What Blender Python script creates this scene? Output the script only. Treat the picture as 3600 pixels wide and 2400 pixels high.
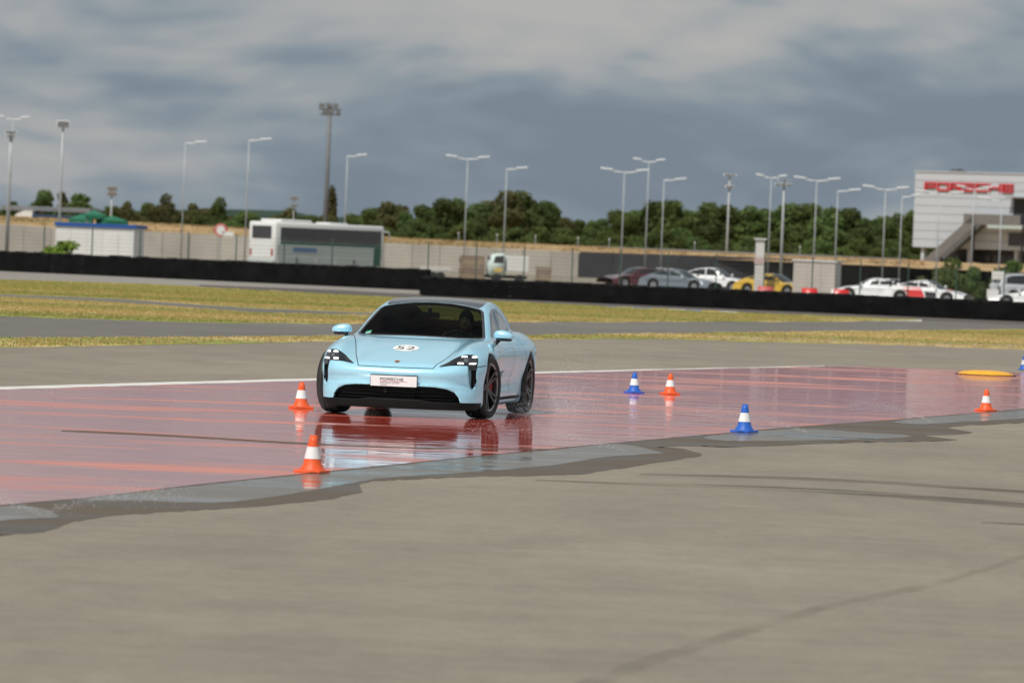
import bpy, bmesh, math, random
import numpy as np
from mathutils import Vector, Matrix
from mathutils.bvhtree import BVHTree

for _o in list(bpy.data.objects):
    bpy.data.objects.remove(_o)
S = bpy.context.scene
COL = S.collection
PI = math.pi
R = math.radians

# ------------------------------------------------------------------ camera
EYE = 1.9                       # eye height of the photographer (m)
FPX = 20000.0                   # focal length in photo pixels (200 mm on a 36 mm wide frame)
ROLL, PITCH = R(2.3), math.atan(313.7 / FPX)
cam_data = bpy.data.cameras.new('camera')
cam = bpy.data.objects.new('camera', cam_data)
COL.objects.link(cam)
cam_data.sensor_width = 36.0
cam_data.lens = 200.0
cam_data.clip_start = 0.5
cam_data.clip_end = 30000.0
CAM_M = (Matrix.Translation((0, 0, EYE)) @ Matrix.Rotation(PI / 2 - PITCH, 4, 'X') @ Matrix.Rotation(ROLL, 4, 'Z'))
cam.matrix_world = CAM_M
cam_data.dof.use_dof = True
cam_data.dof.focus_distance = 64.5
cam_data.dof.aperture_fstop = 4.8
S.camera = cam

# ------------------------------------------------------------------ sky and sun
SUN_EL, SUN_AZ = R(56), R(212)          # azimuth clockwise from +Y: behind the camera, to its left
w = bpy.data.worlds.new('World'); S.world = w; w.use_nodes = True
nt = w.node_tree; nt.nodes.clear()
def wn(t, **k):
    n = nt.nodes.new(t)
    for a, b in k.items(): setattr(n, a, b)
    return n
L = nt.links.new
out = wn('ShaderNodeOutputWorld'); bg = wn('ShaderNodeBackground'); bg.inputs[1].default_value = 0.10
L(bg.outputs[0], out.inputs[0])
sky = wn('ShaderNodeTexSky', sky_type='NISHITA', sun_disc=False)
sky.sun_elevation = SUN_EL; sky.sun_rotation = SUN_AZ
tc = wn('ShaderNodeTexCoord'); sep = wn('ShaderNodeSeparateXYZ'); L(tc.outputs['Generated'], sep.inputs[0])
def wm(op, a, b=None, c=None):
    n = wn('ShaderNodeMath', operation=op)
    for i, v in enumerate((a, b, c)):
        if v is None: continue
        if isinstance(v, (int, float)): n.inputs[i].default_value = v
        else: L(v, n.inputs[i])
    return n.outputs[0]
zz = wm('MAXIMUM', sep.outputs[2], 0.0)
den = wm('ADD', zz, 0.36)
cmb = wn('ShaderNodeCombineXYZ')
L(wm('DIVIDE', sep.outputs[0], den), cmb.inputs[0]); L(wm('DIVIDE', sep.outputs[1], den), cmb.inputs[1])
cmb.inputs[2].default_value = 4.3
def wnoise(scale, detail, rough, dist=0.0, off=0.0, up=1.0):
    m0 = wn('ShaderNodeVectorMath', operation='SCALE'); L(cmb.outputs[0], m0.inputs[0]); m0.inputs['Scale'].default_value = up
    m = wn('ShaderNodeVectorMath', operation='ADD'); L(m0.outputs[0], m.inputs[0]); m.inputs[1].default_value = (off, off * 1.7, off * .6)
    n = wn('ShaderNodeTexNoise'); n.inputs['Scale'].default_value = scale; n.inputs['Detail'].default_value = detail
    n.inputs['Roughness'].default_value = rough; n.inputs['Distortion'].default_value = dist
    L(m.outputs[0], n.inputs['Vector']); return n.outputs[0]
big = wnoise(2.7, 2.0, .45, .2, 21.7)
puff = wnoise(6.6, 4.0, .47, .25, 5.3)
wis = wnoise(15.0, 4.0, .5, .2, 1.3)
mixn = wm('ADD', wm('ADD', wm('MULTIPLY', big, .50), wm('MULTIPLY', puff, .46)), wm('MULTIPLY', wis, .05))
relief = wm('SUBTRACT', wnoise(6.6, 3.5, .47, .25, 5.3), wnoise(6.6, 3.5, .47, .25, 5.3, .9955))
mixn = wm('ADD', mixn, wm('MULTIPLY', relief, .95))
# cloud bases get thinner and greyer-blue towards the horizon, as everywhere round the sky
elev = wn('ShaderNodeMapRange'); L(zz, elev.inputs[0])
elev.inputs[1].default_value = 0.0; elev.inputs[2].default_value = 0.045; elev.inputs[3].default_value = -0.058; elev.inputs[4].default_value = 0.055
amp = wn('ShaderNodeMapRange'); L(zz, amp.inputs[0]); amp.inputs[1].default_value = 0.0; amp.inputs[2].default_value = 0.03; amp.inputs[3].default_value = .55; amp.inputs[4].default_value = 1.0
mixn = wm('ADD', wm('MULTIPLY', wm('SUBTRACT', mixn, .5), amp.outputs[0]), .5)
fac = wm('ADD', mixn, elev.outputs[0])
ramp = wn('ShaderNodeValToRGB'); L(fac, ramp.inputs[0])
cr = ramp.color_ramp
cr.elements[0].position = .39; cr.elements[0].color = (.178, .228, .285, 1)
cr.elements[1].position = .70; cr.elements[1].color = (.435, .430, .422, 1)
e = cr.elements.new(.47); e.color = (.215, .268, .322, 1)
e = cr.elements.new(.53); e.color = (.285, .325, .360, 1)
e = cr.elements.new(.585); e.color = (.365, .380, .395, 1)
scl = wn('ShaderNodeVectorMath', operation='SCALE'); L(ramp.outputs[0], scl.inputs[0]); scl.inputs['Scale'].default_value = 10.0
mixc = wn('ShaderNodeMix', data_type='RGBA'); mixc.inputs[0].default_value = 0.94
L(sky.outputs[0], mixc.inputs[6]); L(scl.outputs[0], mixc.inputs[7]); L(mixc.outputs[2], bg.inputs[0])

sun_d = bpy.data.lights.new('sun', 'SUN'); sun_d.energy = 3.6; sun_d.angle = R(0.8); sun_d.color = (1.0, .95, .87)
sun = bpy.data.objects.new('sun', sun_d); COL.objects.link(sun)
SDIR = Vector((math.sin(SUN_AZ) * math.cos(SUN_EL), math.cos(SUN_AZ) * math.cos(SUN_EL), math.sin(SUN_EL)))
sun.rotation_euler = SDIR.to_track_quat('Z', 'Y').to_euler()
S.view_settings.view_transform = 'Standard'
S.view_settings.look = 'None'
S.view_settings.exposure = 0.0
S.view_settings.gamma = 1.0
S.view_settings.use_curve_mapping = False

# ------------------------------------------------------------------ places: photo pixel -> point in the world
_R3 = CAM_M.to_3x3()
def ray(x, y):
    return _R3 @ Vector(((x - 1800) / FPX, -(y - 1200) / FPX, -1))
def P(x, y, z=0.0):
    d = ray(x, y); t = (z - EYE) / d.z
    return Vector((d.x * t, d.y * t, z))
def at(x, y, Y):
    d = ray(x, y); t = Y / d.y
    return Vector((d.x * t, Y, EYE + d.z * t))
def gx(x, Y):                   # ground position on photo column x (taken at the horizon) at distance Y
    p = at(x, 886 + .0402 * (x - 1800), Y); return Vector((p.x, Y, 0))

# ------------------------------------------------------------------ materials
MATS = {}
def mat(name, c, rough=.5, metal=0.0, var=.12, scale=4.0, coat=0.0, spec=.5, bump=0.0, bscale=None, c2=None, detail=4, emit=None, emit_s=0.0, coords='Object', rvar=0.0, trans=0.0, alpha=1.0, ior=1.45, rnd=0.0):
    if name in MATS: return MATS[name]
    m = bpy.data.materials.new(name); m.use_nodes = True
    t = m.node_tree; b = t.nodes['Principled BSDF']
    b.inputs['Roughness'].default_value = rough; b.inputs['Metallic'].default_value = metal
    b.inputs['Specular IOR Level'].default_value = spec; b.inputs['Coat Weight'].default_value = coat
    b.inputs['Coat Roughness'].default_value = .03; b.inputs['IOR'].default_value = ior
    b.inputs['Transmission Weight'].default_value = trans; b.inputs['Alpha'].default_value = alpha
    tcn = t.nodes.new('ShaderNodeTexCoord')
    n = t.nodes.new('ShaderNodeTexNoise'); n.inputs['Scale'].default_value = scale; n.inputs['Detail'].default_value = detail
    t.links.new(tcn.outputs[coords], n.inputs['Vector'])
    r = t.nodes.new('ShaderNodeValToRGB'); t.links.new(n.outputs[0], r.inputs[0])
    r.color_ramp.elements[0].position = .32; r.color_ramp.elements[1].position = .68
    d = c2 if c2 else tuple(min(1, v * (1 + var)) for v in c)
    a = c if c2 else tuple(v * (1 - var) for v in c)
    r.color_ramp.elements[0].color = (*a, 1); r.color_ramp.elements[1].color = (*d, 1)
    src = r.outputs[0]
    if rnd:
        oi = t.nodes.new('ShaderNodeObjectInfo'); hs = t.nodes.new('ShaderNodeHueSaturation')
        mr = t.nodes.new('ShaderNodeMapRange'); t.links.new(oi.outputs['Random'], mr.inputs[0]); mr.inputs[3].default_value = 1 - rnd; mr.inputs[4].default_value = 1 + rnd
        t.links.new(mr.outputs[0], hs.inputs['Value']); t.links.new(src, hs.inputs['Color'])
        mr2 = t.nodes.new('ShaderNodeMapRange'); t.links.new(oi.outputs['Random'], mr2.inputs[0]); mr2.inputs[3].default_value = .5 - rnd * .06; mr2.inputs[4].default_value = .5 + rnd * .06
        t.links.new(mr2.outputs[0], hs.inputs['Hue']); src = hs.outputs[0]
    t.links.new(src, b.inputs['Base Color'])
    if rvar:
        mr = t.nodes.new('ShaderNodeMapRange'); t.links.new(n.outputs[0], mr.inputs[0]); mr.inputs[3].default_value = max(0, rough - rvar); mr.inputs[4].default_value = min(1, rough + rvar)
        t.links.new(mr.outputs[0], b.inputs['Roughness'])
    if bump:
        n2 = t.nodes.new('ShaderNodeTexNoise'); n2.inputs['Scale'].default_value = bscale or scale * 6; n2.inputs['Detail'].default_value = 4
        t.links.new(tcn.outputs[coords], n2.inputs['Vector'])
        bp = t.nodes.new('ShaderNodeBump'); bp.inputs['Strength'].default_value = bump; bp.inputs['Distance'].default_value = .02
        t.links.new(n2.outputs[0], bp.inputs['Height']); t.links.new(bp.outputs[0], b.inputs['Normal'])
    if emit:
        b.inputs['Emission Color'].default_value = (*emit, 1); b.inputs['Emission Strength'].default_value = emit_s
    MATS[name] = m
    return m

def ground_mat(name, layers, rough=.9, spec=.25):
    """layers: [(scale, (sx,sy), colA, colB, weight)] multiplied noises on world coordinates"""
    m = bpy.data.materials.new(name); m.use_nodes = True
    t = m.node_tree; b = t.nodes['Principled BSDF']; b.inputs['Roughness'].default_value = rough; b.inputs['Specular IOR Level'].default_value = spec
    g = t.nodes.new('ShaderNodeNewGeometry'); prev = None
    for (sc, st, ca, cb, wt, lo, hi) in layers:
        mp = t.nodes.new('ShaderNodeMapping'); mp.inputs['Scale'].default_value = (st[0], st[1], 1); mp.inputs['Location'].default_value = (sc * 3.3, sc * 1.7, 0)
        t.links.new(g.outputs['Position'], mp.inputs[0])
        n = t.nodes.new('ShaderNodeTexNoise'); n.inputs['Scale'].default_value = sc; n.inputs['Detail'].default_value = 5; n.inputs['Roughness'].default_value = .6
        t.links.new(mp.outputs[0], n.inputs['Vector'])
        r = t.nodes.new('ShaderNodeValToRGB'); t.links.new(n.outputs[0], r.inputs[0])
        r.color_ramp.elements[0].position = lo; r.color_ramp.elements[1].position = hi
        r.color_ramp.elements[0].color = (*ca, 1); r.color_ramp.elements[1].color = (*cb, 1)
        if prev is None: prev = r.outputs[0]
        else:
            mx = t.nodes.new('ShaderNodeMix'); mx.data_type = 'RGBA'; mx.blend_type = 'MULTIPLY'; mx.inputs[0].default_value = wt
            t.links.new(prev, mx.inputs[6]); t.links.new(r.outputs[0], mx.inputs[7]); prev = mx.outputs[2]
    t.links.new(prev, b.inputs['Base Color'])
    MATS[name] = m
    return m

# ------------------------------------------------------------------ object helpers
def link(o, parent=None):
    COL.objects.link(o)
    if parent is not None: o.parent = parent
    return o
def tag(o, label=None, cat=None, group=None, kind=None):
    if label: o['label'] = label
    if cat: o['category'] = cat
    if group: o['group'] = group
    if kind: o['kind'] = kind
    return o
def thing(name, label, cat, loc=(0, 0, 0), rz=0.0, group=None):
    o = bpy.data.objects.new(name, None); o.empty_display_size = .2; link(o)
    o.location = loc; o.rotation_euler = (0, 0, rz)
    return tag(o, label, cat, group)
def mesh_obj(name, me, m, parent=None, smooth=False):
    if m is not None:
        me.materials.clear(); me.materials.append(m)
    if smooth: me.polygons.foreach_set('use_smooth', [True] * len(me.polygons))
    return link(bpy.data.objects.new(name, me), parent)
def obj(name, bm, m, parent=None, smooth=False):
    bmesh.ops.recalc_face_normals(bm, faces=bm.faces)
    me = bpy.data.meshes.new(name); bm.to_mesh(me); bm.free()
    return mesh_obj(name, me, m, parent, smooth)
def np_mesh(name, v, f, smooth=False):
    """fast mesh from arrays; f (n,4) or (n,3)"""
    me = bpy.data.meshes.new(name); v = np.asarray(v, np.float32); f = np.asarray(f, np.int32); k = f.shape[1]
    me.vertices.add(len(v)); me.vertices.foreach_set('co', v.ravel())
    me.loops.add(f.size); me.loops.foreach_set('vertex_index', f.ravel())
    me.polygons.add(len(f)); me.polygons.foreach_set('loop_start', np.arange(0, f.size, k, dtype=np.int32))
    me.polygons.foreach_set('loop_total', np.full(len(f), k, np.int32))
    me.update(calc_edges=True); me.validate()
    if smooth: me.polygons.foreach_set('use_smooth', np.ones(len(f), bool))
    return me
def box(bm, c, s, rz=0.0, bev=0.0, m=None):
    """axis box of centre c and size s"""
    M = Matrix.Translation(c) @ Matrix.Rotation(rz, 4, 'Z') @ Matrix.Diagonal((*s, 1))
    if m is not None: M = m @ M
    r = bmesh.ops.create_cube(bm, size=1.0, matrix=M)
    if bev:
        es = list({e for v in r['verts'] for e in v.link_edges})
        bmesh.ops.bevel(bm, geom=es, offset=bev, segments=2, affect='EDGES', profile=.6)
    return bm
def tube(bm, pts, rad, n=8, caps=True):
    pts = [Vector(p) for p in pts]
    rads = rad if isinstance(rad, (list, tuple)) else [rad] * len(pts)
    rings = []
    for i, p in enumerate(pts):
        d = (pts[min(i + 1, len(pts) - 1)] - pts[max(i - 1, 0)]).normalized()
        u = d.cross(Vector((0, 0, 1)) if abs(d.z) < .9 else Vector((1, 0, 0))).normalized(); v = d.cross(u)
        rings.append([bm.verts.new(p + (u * math.cos(2 * PI * k / n) + v * math.sin(2 * PI * k / n)) * rads[i]) for k in range(n)])
    for a, b in zip(rings, rings[1:]):
        for k in range(n): bm.faces.new((a[k], a[(k + 1) % n], b[(k + 1) % n], b[k]))
    if caps: bm.faces.new(rings[0][::-1]); bm.faces.new(rings[-1])
    return bm
def lathe(bm, prof, n=32, axis='Z', off=(0, 0, 0)):
    """prof: [(r, h)] revolved about axis"""
    rings = []
    for r, h in prof:
        ring = []
        for k in range(n):
            a = 2 * PI * k / n; c, s = math.cos(a) * r, math.sin(a) * r
            p = {'Z': (c, s, h), 'Y': (c, h, s), 'X': (h, c, s)}[axis]
            ring.append(bm.verts.new((p[0] + off[0], p[1] + off[1], p[2] + off[2])))
        rings.append(ring)
    for a, b in zip(rings, rings[1:]):
        for k in range(n): bm.faces.new((a[k], a[(k + 1) % n], b[(k + 1) % n], b[k]))
    return rings
def B(): return bmesh.new()
def part(name, parent, m, boxes, bev=0.0, smooth=False):
    bm = B()
    for bx in boxes: box(bm, bx[0], bx[1], bx[2] if len(bx) > 2 else 0.0, bev)
    return obj(name, bm, m, parent, smooth)
def prism(bm, poly, h0, h1, plane='XY', M=None):
    """closed outline extruded between two levels of the third axis"""
    def pt(u, v, h):
        p = {'XY': (u, v, h), 'XZ': (u, h, v), 'YZ': (h, u, v)}[plane]
        return (M @ Vector(p)) if M is not None else Vector(p)
    a = [bm.verts.new(pt(u, v, h0)) for u, v in poly]; b = [bm.verts.new(pt(u, v, h1)) for u, v in poly]
    n = len(poly)
    bm.faces.new(a[::-1]); bm.faces.new(b)
    for i in range(n): bm.faces.new((a[i], a[(i + 1) % n], b[(i + 1) % n], b[i]))
    return bm
def copy_tree(o, parent=None):
    c = o.copy(); COL.objects.link(c)
    if parent is not None:
        c.parent = parent; c.matrix_parent_inverse = o.matrix_parent_inverse.copy()
    for ch in list(o.children): copy_tree(ch, c)
    return c

# ------------------------------------------------------------------ ground
rng = random.Random(5)
def smooth_poly(pts, step=25.0, jit=0.0, closed=True, seed=1):
    rr = random.Random(seed); o = []; n = len(pts)
    for i in range(n if closed else n - 1):
        p0, p1, p2, p3 = (pts[(i - 1) % n], pts[i], pts[(i + 1) % n], pts[(i + 2) % n]) if closed else (pts[max(i - 1, 0)], pts[i], pts[i + 1], pts[min(i + 2, n - 1)])
        k = max(1, int(math.hypot(p2[0] - p1[0], p2[1] - p1[1]) / step))
        for j in range(k):
            t = j / k
            f = lambda a, b, c, d: .5 * (2 * b + (c - a) * t + (2 * a - 5 * b + 4 * c - d) * t * t + (3 * b - a - 3 * c + d) * t ** 3)
            o.append((f(p0[0], p1[0], p2[0], p3[0]), f(p0[1], p1[1], p2[1], p3[1]) + rr.uniform(-jit, jit)))
    if not closed: o.append(pts[-1])
    return o
def lin_poly(pts, step=40.0, jit=0.0, seed=1):
    rr = random.Random(seed); o = []
    for (x0, y0), (x1, y1) in zip(pts, pts[1:]):
        k = max(1, int(math.hypot(x1 - x0, y1 - y0) / step))
        for j in range(k): o.append((x0 + (x1 - x0) * j / k, y0 + (y1 - y0) * j / k + (rr.uniform(-jit, jit) if 0 < j else 0)))
    o.append(pts[-1]); return o
def sheet(name, pix, z, m, parent=None, kind='structure'):
    z *= .3
    bm = B(); vs = [bm.verts.new(P(x, y, z)) for x, y in pix]
    f = bm.faces.new(vs); bmesh.ops.triangulate(bm, faces=[f])
    o = obj(name, bm, m, parent)
    if o.data.polygons[0].normal.z < 0: o.data.flip_normals()
    if kind and parent is None: o['kind'] = kind
    return o
def band(name, top, bot, z, m, step=40, jit=0.0, seed=1, **k):
    return sheet(name, lin_poly(top, step, jit, seed) + lin_poly(bot, step, jit, seed + 9)[::-1], z, m, **k)

m_asph = ground_mat('pale_dry_asphalt', [
    (.16, (1, .5), (.272, .245, .198), (.335, .300, .238), 1, .35, .68),
    (.9, (1, .35), (.84, .84, .86), (1, 1, 1), .85, .3, .6), (1.6, (.10, 1.6), (.86, .85, .84), (1, 1, 1), .55, .34, .60),
    (5.5, (1, 1), (.86, .85, .84), (1.0, 1.0, 1.0), .9, .35, .65),
    (45., (1, 1), (.62, .62, .62), (1.0, 1.0, 1.0), .6, .3, .62)], .93, .2)
m_track = ground_mat('dark_track_asphalt', [
    (.1, (1, .5), (.145, .138, .125), (.185, .175, .158), 1, .35, .68),
    (1.2, (.6, .35), (.85, .85, .85), (1, 1, 1), .8, .3, .6), (30., (1, 1), (.7, .7, .7), (1, 1, 1), .5, .3, .62)], .9, .3)
m_brown = ground_mat('brown_road_asphalt', [
    (.1, (1, .5), (.098, .086, .078), (.125, .110, .098), 1, .35, .68),
    (1.6, (.6, .35), (.85, .85, .85), (1, 1, 1), .8, .3, .6)], .9, .3)
m_lite = ground_mat('light_road_concrete', [
    (.1, (1, .5), (.235, .222, .200), (.285, .270, .242), 1, .35, .68),
    (1.6, (.6, .35), (.88, .88, .88), (1, 1, 1), .8, .3, .6)], .9, .3)
m_grassg = ground_mat('dry_grass_soil', [
    (.11, (.12, 1), (.27, .305, .095), (.58, .445, .225), 1, .44, .58),
    (.5, (.3, 1), (.85, .88, .80), (1, 1, 1), .9, .3, .65),
    (6., (1, 1), (.84, .85, .76), (1, 1, 1), .8, .3, .65)], 1.0, .05)
def big_sheet(name, x0, x1, y0, y1, z, m):
    bm = B(); vs = [bm.verts.new(p) for p in ((x0, y0, z), (x1, y0, z), (x1, y1, z), (x0, y1, z))]; bm.faces.new(vs)
    o = obj(name, bm, m); o['kind'] = 'structure'; return o
big_sheet('ground', -2500, 2500, -60, 9000, -.0045, m_asph)

band('light_road', [(-900, 900), (0, 938), (1500, 1004), (1640, 1010)], [(-900, 948), (0, 985), (500, 997), (1000, 1016), (1560, 1036), (1640, 1040)], -.004, m_lite)
band('brown_road', [(700, 1000), (1200, 1020), (1500, 1036), (2000, 1046), (2500, 1078), (3600, 1118), (4000, 1132)],
     [(700, 1006), (1000, 1026), (1500, 1052), (1800, 1060), (2500, 1093), (3240, 1127), (3600, 1142), (4000, 1147)], -.002, m_brown)
band('grass_field', [(-900, 945), (0, 984), (500, 997), (1000, 1024), (1500, 1050), (1800, 1060), (2500, 1094), (3000, 1113), (3240, 1124)],
     [(-900, 1098), (0, 1111), (700, 1134), (1200, 1138), (1800, 1132), (2500, 1131), (3000, 1130), (3240, 1128)], .004, m_grassg, jit=2.0)
band('field_path', [(-900, 990), (0, 1034), (400, 1050), (900, 1084), (1330, 1100)], [(-900, 998), (0, 1042), (400, 1062), (900, 1098), (1330, 1108)], .008, m_track, jit=.7)
band('track', [(-900, 1096), (0, 1112), (700, 1136), (1200, 1139), (1800, 1133), (2500, 1131), (3240, 1127), (3600, 1118), (4600, 1085)],
     [(-900, 1160), (0, 1184), (600, 1184), (1200, 1180), (1800, 1178), (2600, 1166), (3600, 1156), (4600, 1140)], -.008, m_track)
band('grass_verge', [(-900, 1163), (0, 1186), (600, 1184), (1200, 1180), (1800, 1178), (2600, 1167), (3600, 1157), (4600, 1144)],
     [(-900, 1216), (0, 1220), (500, 1213), (1150, 1200), (1850, 1192), (2300, 1190), (2700, 1202), (3200, 1214), (3600, 1229), (4600, 1265)], 0.0, m_grassg, jit=2.5, seed=4)
m_pale = mat('pale_concrete_edging', (.42, .40, .36), .85, var=.15, scale=.7, coords='Object')
band('edging', [(2500, 1183), (3250, 1206), (3600, 1214), (4600, 1240)], [(2500, 1186), (3250, 1210), (3600, 1219), (4600, 1246)], .012, m_pale)
m_white = mat('worn_white_paint', (.56, .55, .52), .7, c2=(.74, .73, .70), scale=1.3)
m_blue_p = mat('blue_kerb_paint', (.14, .30, .55), .7, var=.1)
m_yel_p = mat('yellow_kerb_paint', (.62, .45, .14), .7, var=.1)
band('track_line', [(2880, 1120), (3240, 1124)], [(2880, 1124), (3240, 1129)], .016, m_white)
for i, (a, c) in enumerate([(2110, m_blue_p), (2170, m_white), (2230, m_blue_p), (2290, m_yel_p), (2350, m_white), (2410, m_blue_p), (2470, m_yel_p), (2530, m_white)]):
    k0, k1 = 1072 + (a - 2110) * .043, 1072 + (a - 2050) * .043
    band('kerb_line', [(a, k0 + 3), (a + 60, k1 + 3)], [(a, k0 + 7), (a + 60, k1 + 7)], .020, c)

# ---- red skid-pad with its water film
def wet_mat(name, base, base2, streak, f_lo, f_hi, rough, sc=.55, lo=.42, hi=.60, st=(.42, 1.0), rip=.012):
    m = bpy.data.materials.new(name); m.use_nodes = True; t = m.node_tree; t.nodes.clear()
    o = t.nodes.new('ShaderNodeOutputMaterial'); ms = t.nodes.new('ShaderNodeMixShader'); df = t.nodes.new('ShaderNodeBsdfDiffuse'); gl = t.nodes.new('ShaderNodeBsdfGlossy')
    gl.inputs['Color'].default_value = (.97, .96, .95, 1); gl.inputs['Roughness'].default_value = rough
    g = t.nodes.new('ShaderNodeNewGeometry')
    def noise(scale, stretch, detail=5, dist=0.0, rgh=.55):
        mp = t.nodes.new('ShaderNodeMapping'); mp.inputs['Scale'].default_value = (*stretch, 1); mp.inputs['Rotation'].default_value = (0, 0, R(8))
        t.links.new(g.outputs['Position'], mp.inputs[0])
        n = t.nodes.new('ShaderNodeTexNoise'); n.inputs['Scale'].default_value = scale; n.inputs['Detail'].default_value = detail; n.inputs['Distortion'].default_value = dist; n.inputs['Roughness'].default_value = rgh
        t.links.new(mp.outputs[0], n.inputs['Vector']); return n.outputs[0]
    n1 = noise(sc, st, 6, .6, .62)
    rr = t.nodes.new('ShaderNodeMapRange'); rr.interpolation_type = 'SMOOTHSTEP'; t.links.new(n1, rr.inputs[0]); rr.inputs[1].default_value = lo; rr.inputs[2].default_value = hi
    rr.inputs[3].default_value = f_lo; rr.inputs[4].default_value = f_hi
    t.links.new(rr.outputs[0], ms.inputs[0])
    cr = t.nodes.new('ShaderNodeValToRGB'); t.links.new(noise(1.1, (.3, 1.0), 5, .4), cr.inputs[0])
    cr.color_ramp.elements[0].position = .36; cr.color_ramp.elements[1].position = .66
    cr.color_ramp.elements[0].color = (*base, 1); cr.color_ramp.elements[1].color = (*base2, 1)
    e = cr.color_ramp.elements.new(.74); e.color = (*streak, 1)
    dry = t.nodes.new('ShaderNodeMapRange'); t.links.new(n1, dry.inputs[0]); dry.inputs[1].default_value = lo; dry.inputs[2].default_value = hi; dry.inputs[3].default_value = 1; dry.inputs[4].default_value = 0
    mc = t.nodes.new('ShaderNodeMix'); mc.data_type = 'RGBA'; t.links.new(dry.outputs[0], mc.inputs[0]); t.links.new(cr.outputs[0], mc.inputs[6]); mc.inputs[7].default_value = (*streak, 1)
    t.links.new(mc.outputs[2], df.inputs[0])
    rg = t.nodes.new('ShaderNodeMapRange'); t.links.new(n1, rg.inputs[0]); rg.inputs[1].default_value = lo; rg.inputs[2].default_value = hi; rg.inputs[3].default_value = rough + .22; rg.inputs[4].default_value = rough
    t.links.new(rg.outputs[0], gl.inputs['Roughness'])
    bp = t.nodes.new('ShaderNodeBump'); bp.inputs['Strength'].default_value = 1.0; bp.inputs['Distance'].default_value = rip
    t.links.new(noise(1.3, (1, 1.2), 2, .3), bp.inputs['Height']); t.links.new(bp.outputs[0], gl.inputs['Normal'])
    t.links.new(df.outputs[0], ms.inputs[1]); t.links.new(gl.outputs[0], ms.inputs[2]); t.links.new(ms.outputs[0], o.inputs[0])
    MATS[name] = m; return m
m_red = wet_mat('wet_red_skidpad_coating', (.60, .058, .034), (.68, .085, .048), (.66, .185, .105), .46, .82, .045, sc=.50, lo=.33, hi=.48, st=(.42, 1.0), rip=.006)
m_damp = wet_mat('damp_asphalt', (.066, .056, .045), (.095, .082, .066), (.12, .10, .08), .04, .20, .30, sc=.8)
m_pud = wet_mat('standing_water', (.125, .115, .10), (.155, .145, .125), (.155, .145, .125), .22, .62, .05, sc=.55, lo=.34, hi=.60)
RED_TOP = [(-900, 1394), (0, 1369), (640, 1350), (1110, 1337), (1860, 1313), (2400, 1298), (2900, 1287), (3100, 1290), (3380, 1301), (3600, 1310), (4600, 1345)]
RED_BOT = [(-900, 1868), (0, 1774), (310, 1748), (700, 1701), (1290, 1641), (1900, 1580), (2270, 1546), (2800, 1499), (3100, 1478), (3350, 1457), (3600, 1436), (4600, 1352)]
band('red_skidpad', RED_TOP, RED_BOT, 0.0, m_red)
band('edge_line', [(-900, 1381), (0, 1359), (640, 1341), (1110, 1329), (1860, 1307), (2400, 1295), (2900, 1285)], [(-900, 1394), (0, 1369), (640, 1350), (1110, 1337), (1860, 1313), (2400, 1298), (2900, 1287)], .004, m_white, jit=.6)
damp = lin_poly(RED_BOT, 60)[::-1] + smooth_poly([(-900, 1868), (-900, 1990), (-400, 1900), (0, 1880), (180, 1862), (245, 1836), (400, 1812), (620, 1796), (885, 1781), (1120, 1757), (1275, 1728), (1262, 1702), (1350, 1688), (1640, 1676), (2000, 1668),
    (2136, 1652), (2330, 1622), (2468, 1598), (2400, 1577), (2310, 1570), (2440, 1566), (2580, 1570), (2850, 1560), (3030, 1554), (3360, 1546), (3250, 1531), (3420, 1520), (3330, 1500), (3565, 1487), (3640, 1476), (3900, 1450), (4600, 1380)], 22, 2.2, closed=False, seed=8)
sheet('damp_margin', damp, -.008, m_damp)
for i, pp in enumerate([[(300, 1752), (700, 1706), (1290, 1646), (1420, 1634), (1500, 1640), (1390, 1668), (1130, 1716), (960, 1745), (760, 1766), (520, 1760)],
     [(1000, 1688), (1500, 1624), (1900, 1585), (2160, 1560), (2290, 1580), (2330, 1592), (2130, 1605), (1930, 1636), (1600, 1662), (1250, 1684)],
     [(2480, 1534), (2780, 1507), (3000, 1516), (3200, 1530), (3100, 1541), (2800, 1548), (2560, 1548)],
     [(3140, 1480), (3350, 1460), (3600, 1440), (3900, 1418), (3880, 1440), (3600, 1470), (3390, 1482), (3240, 1490)],
     [(-300, 1812), (-120, 1792), (60, 1775), (180, 1795), (210, 1816), (60, 1824), (-150, 1836)]]):
    sheet('puddle', smooth_poly(pp, 22, 1.0, seed=20 + i), -.0055 + .001 * i, m_pud)
def skid_mat(name, col, a, sc=1.2, st=(.25, 1.4)):
    m = bpy.data.materials.new(name); m.use_nodes = True; t = m.node_tree; b = t.nodes['Principled BSDF']
    b.inputs['Base Color'].default_value = (*col, 1); b.inputs['Roughness'].default_value = .8; b.inputs['Specular IOR Level'].default_value = .2
    g = t.nodes.new('ShaderNodeNewGeometry'); mp = t.nodes.new('ShaderNodeMapping'); mp.inputs['Scale'].default_value = (*st, 1)
    n = t.nodes.new('ShaderNodeTexNoise'); n.inputs['Scale'].default_value = sc; n.inputs['Detail'].default_value = 7; n.inputs['Roughness'].default_value = .7
    t.links.new(g.outputs['Position'], mp.inputs[0]); t.links.new(mp.outputs[0], n.inputs['Vector'])
    r = t.nodes.new('ShaderNodeMapRange'); t.links.new(n.outputs[0], r.inputs[0]); r.inputs[1].default_value = .35; r.inputs[2].default_value = .7; r.inputs[3].default_value = 0; r.inputs[4].default_value = a
    t.links.new(r.outputs[0], b.inputs['Alpha']); MATS[name] = m; return m
m_skid = skid_mat('tyre_rubber_mark', (.075, .068, .06), .62)
m_joint = skid_mat('worn_asphalt_joint', (.12, .108, .09), .24)
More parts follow.
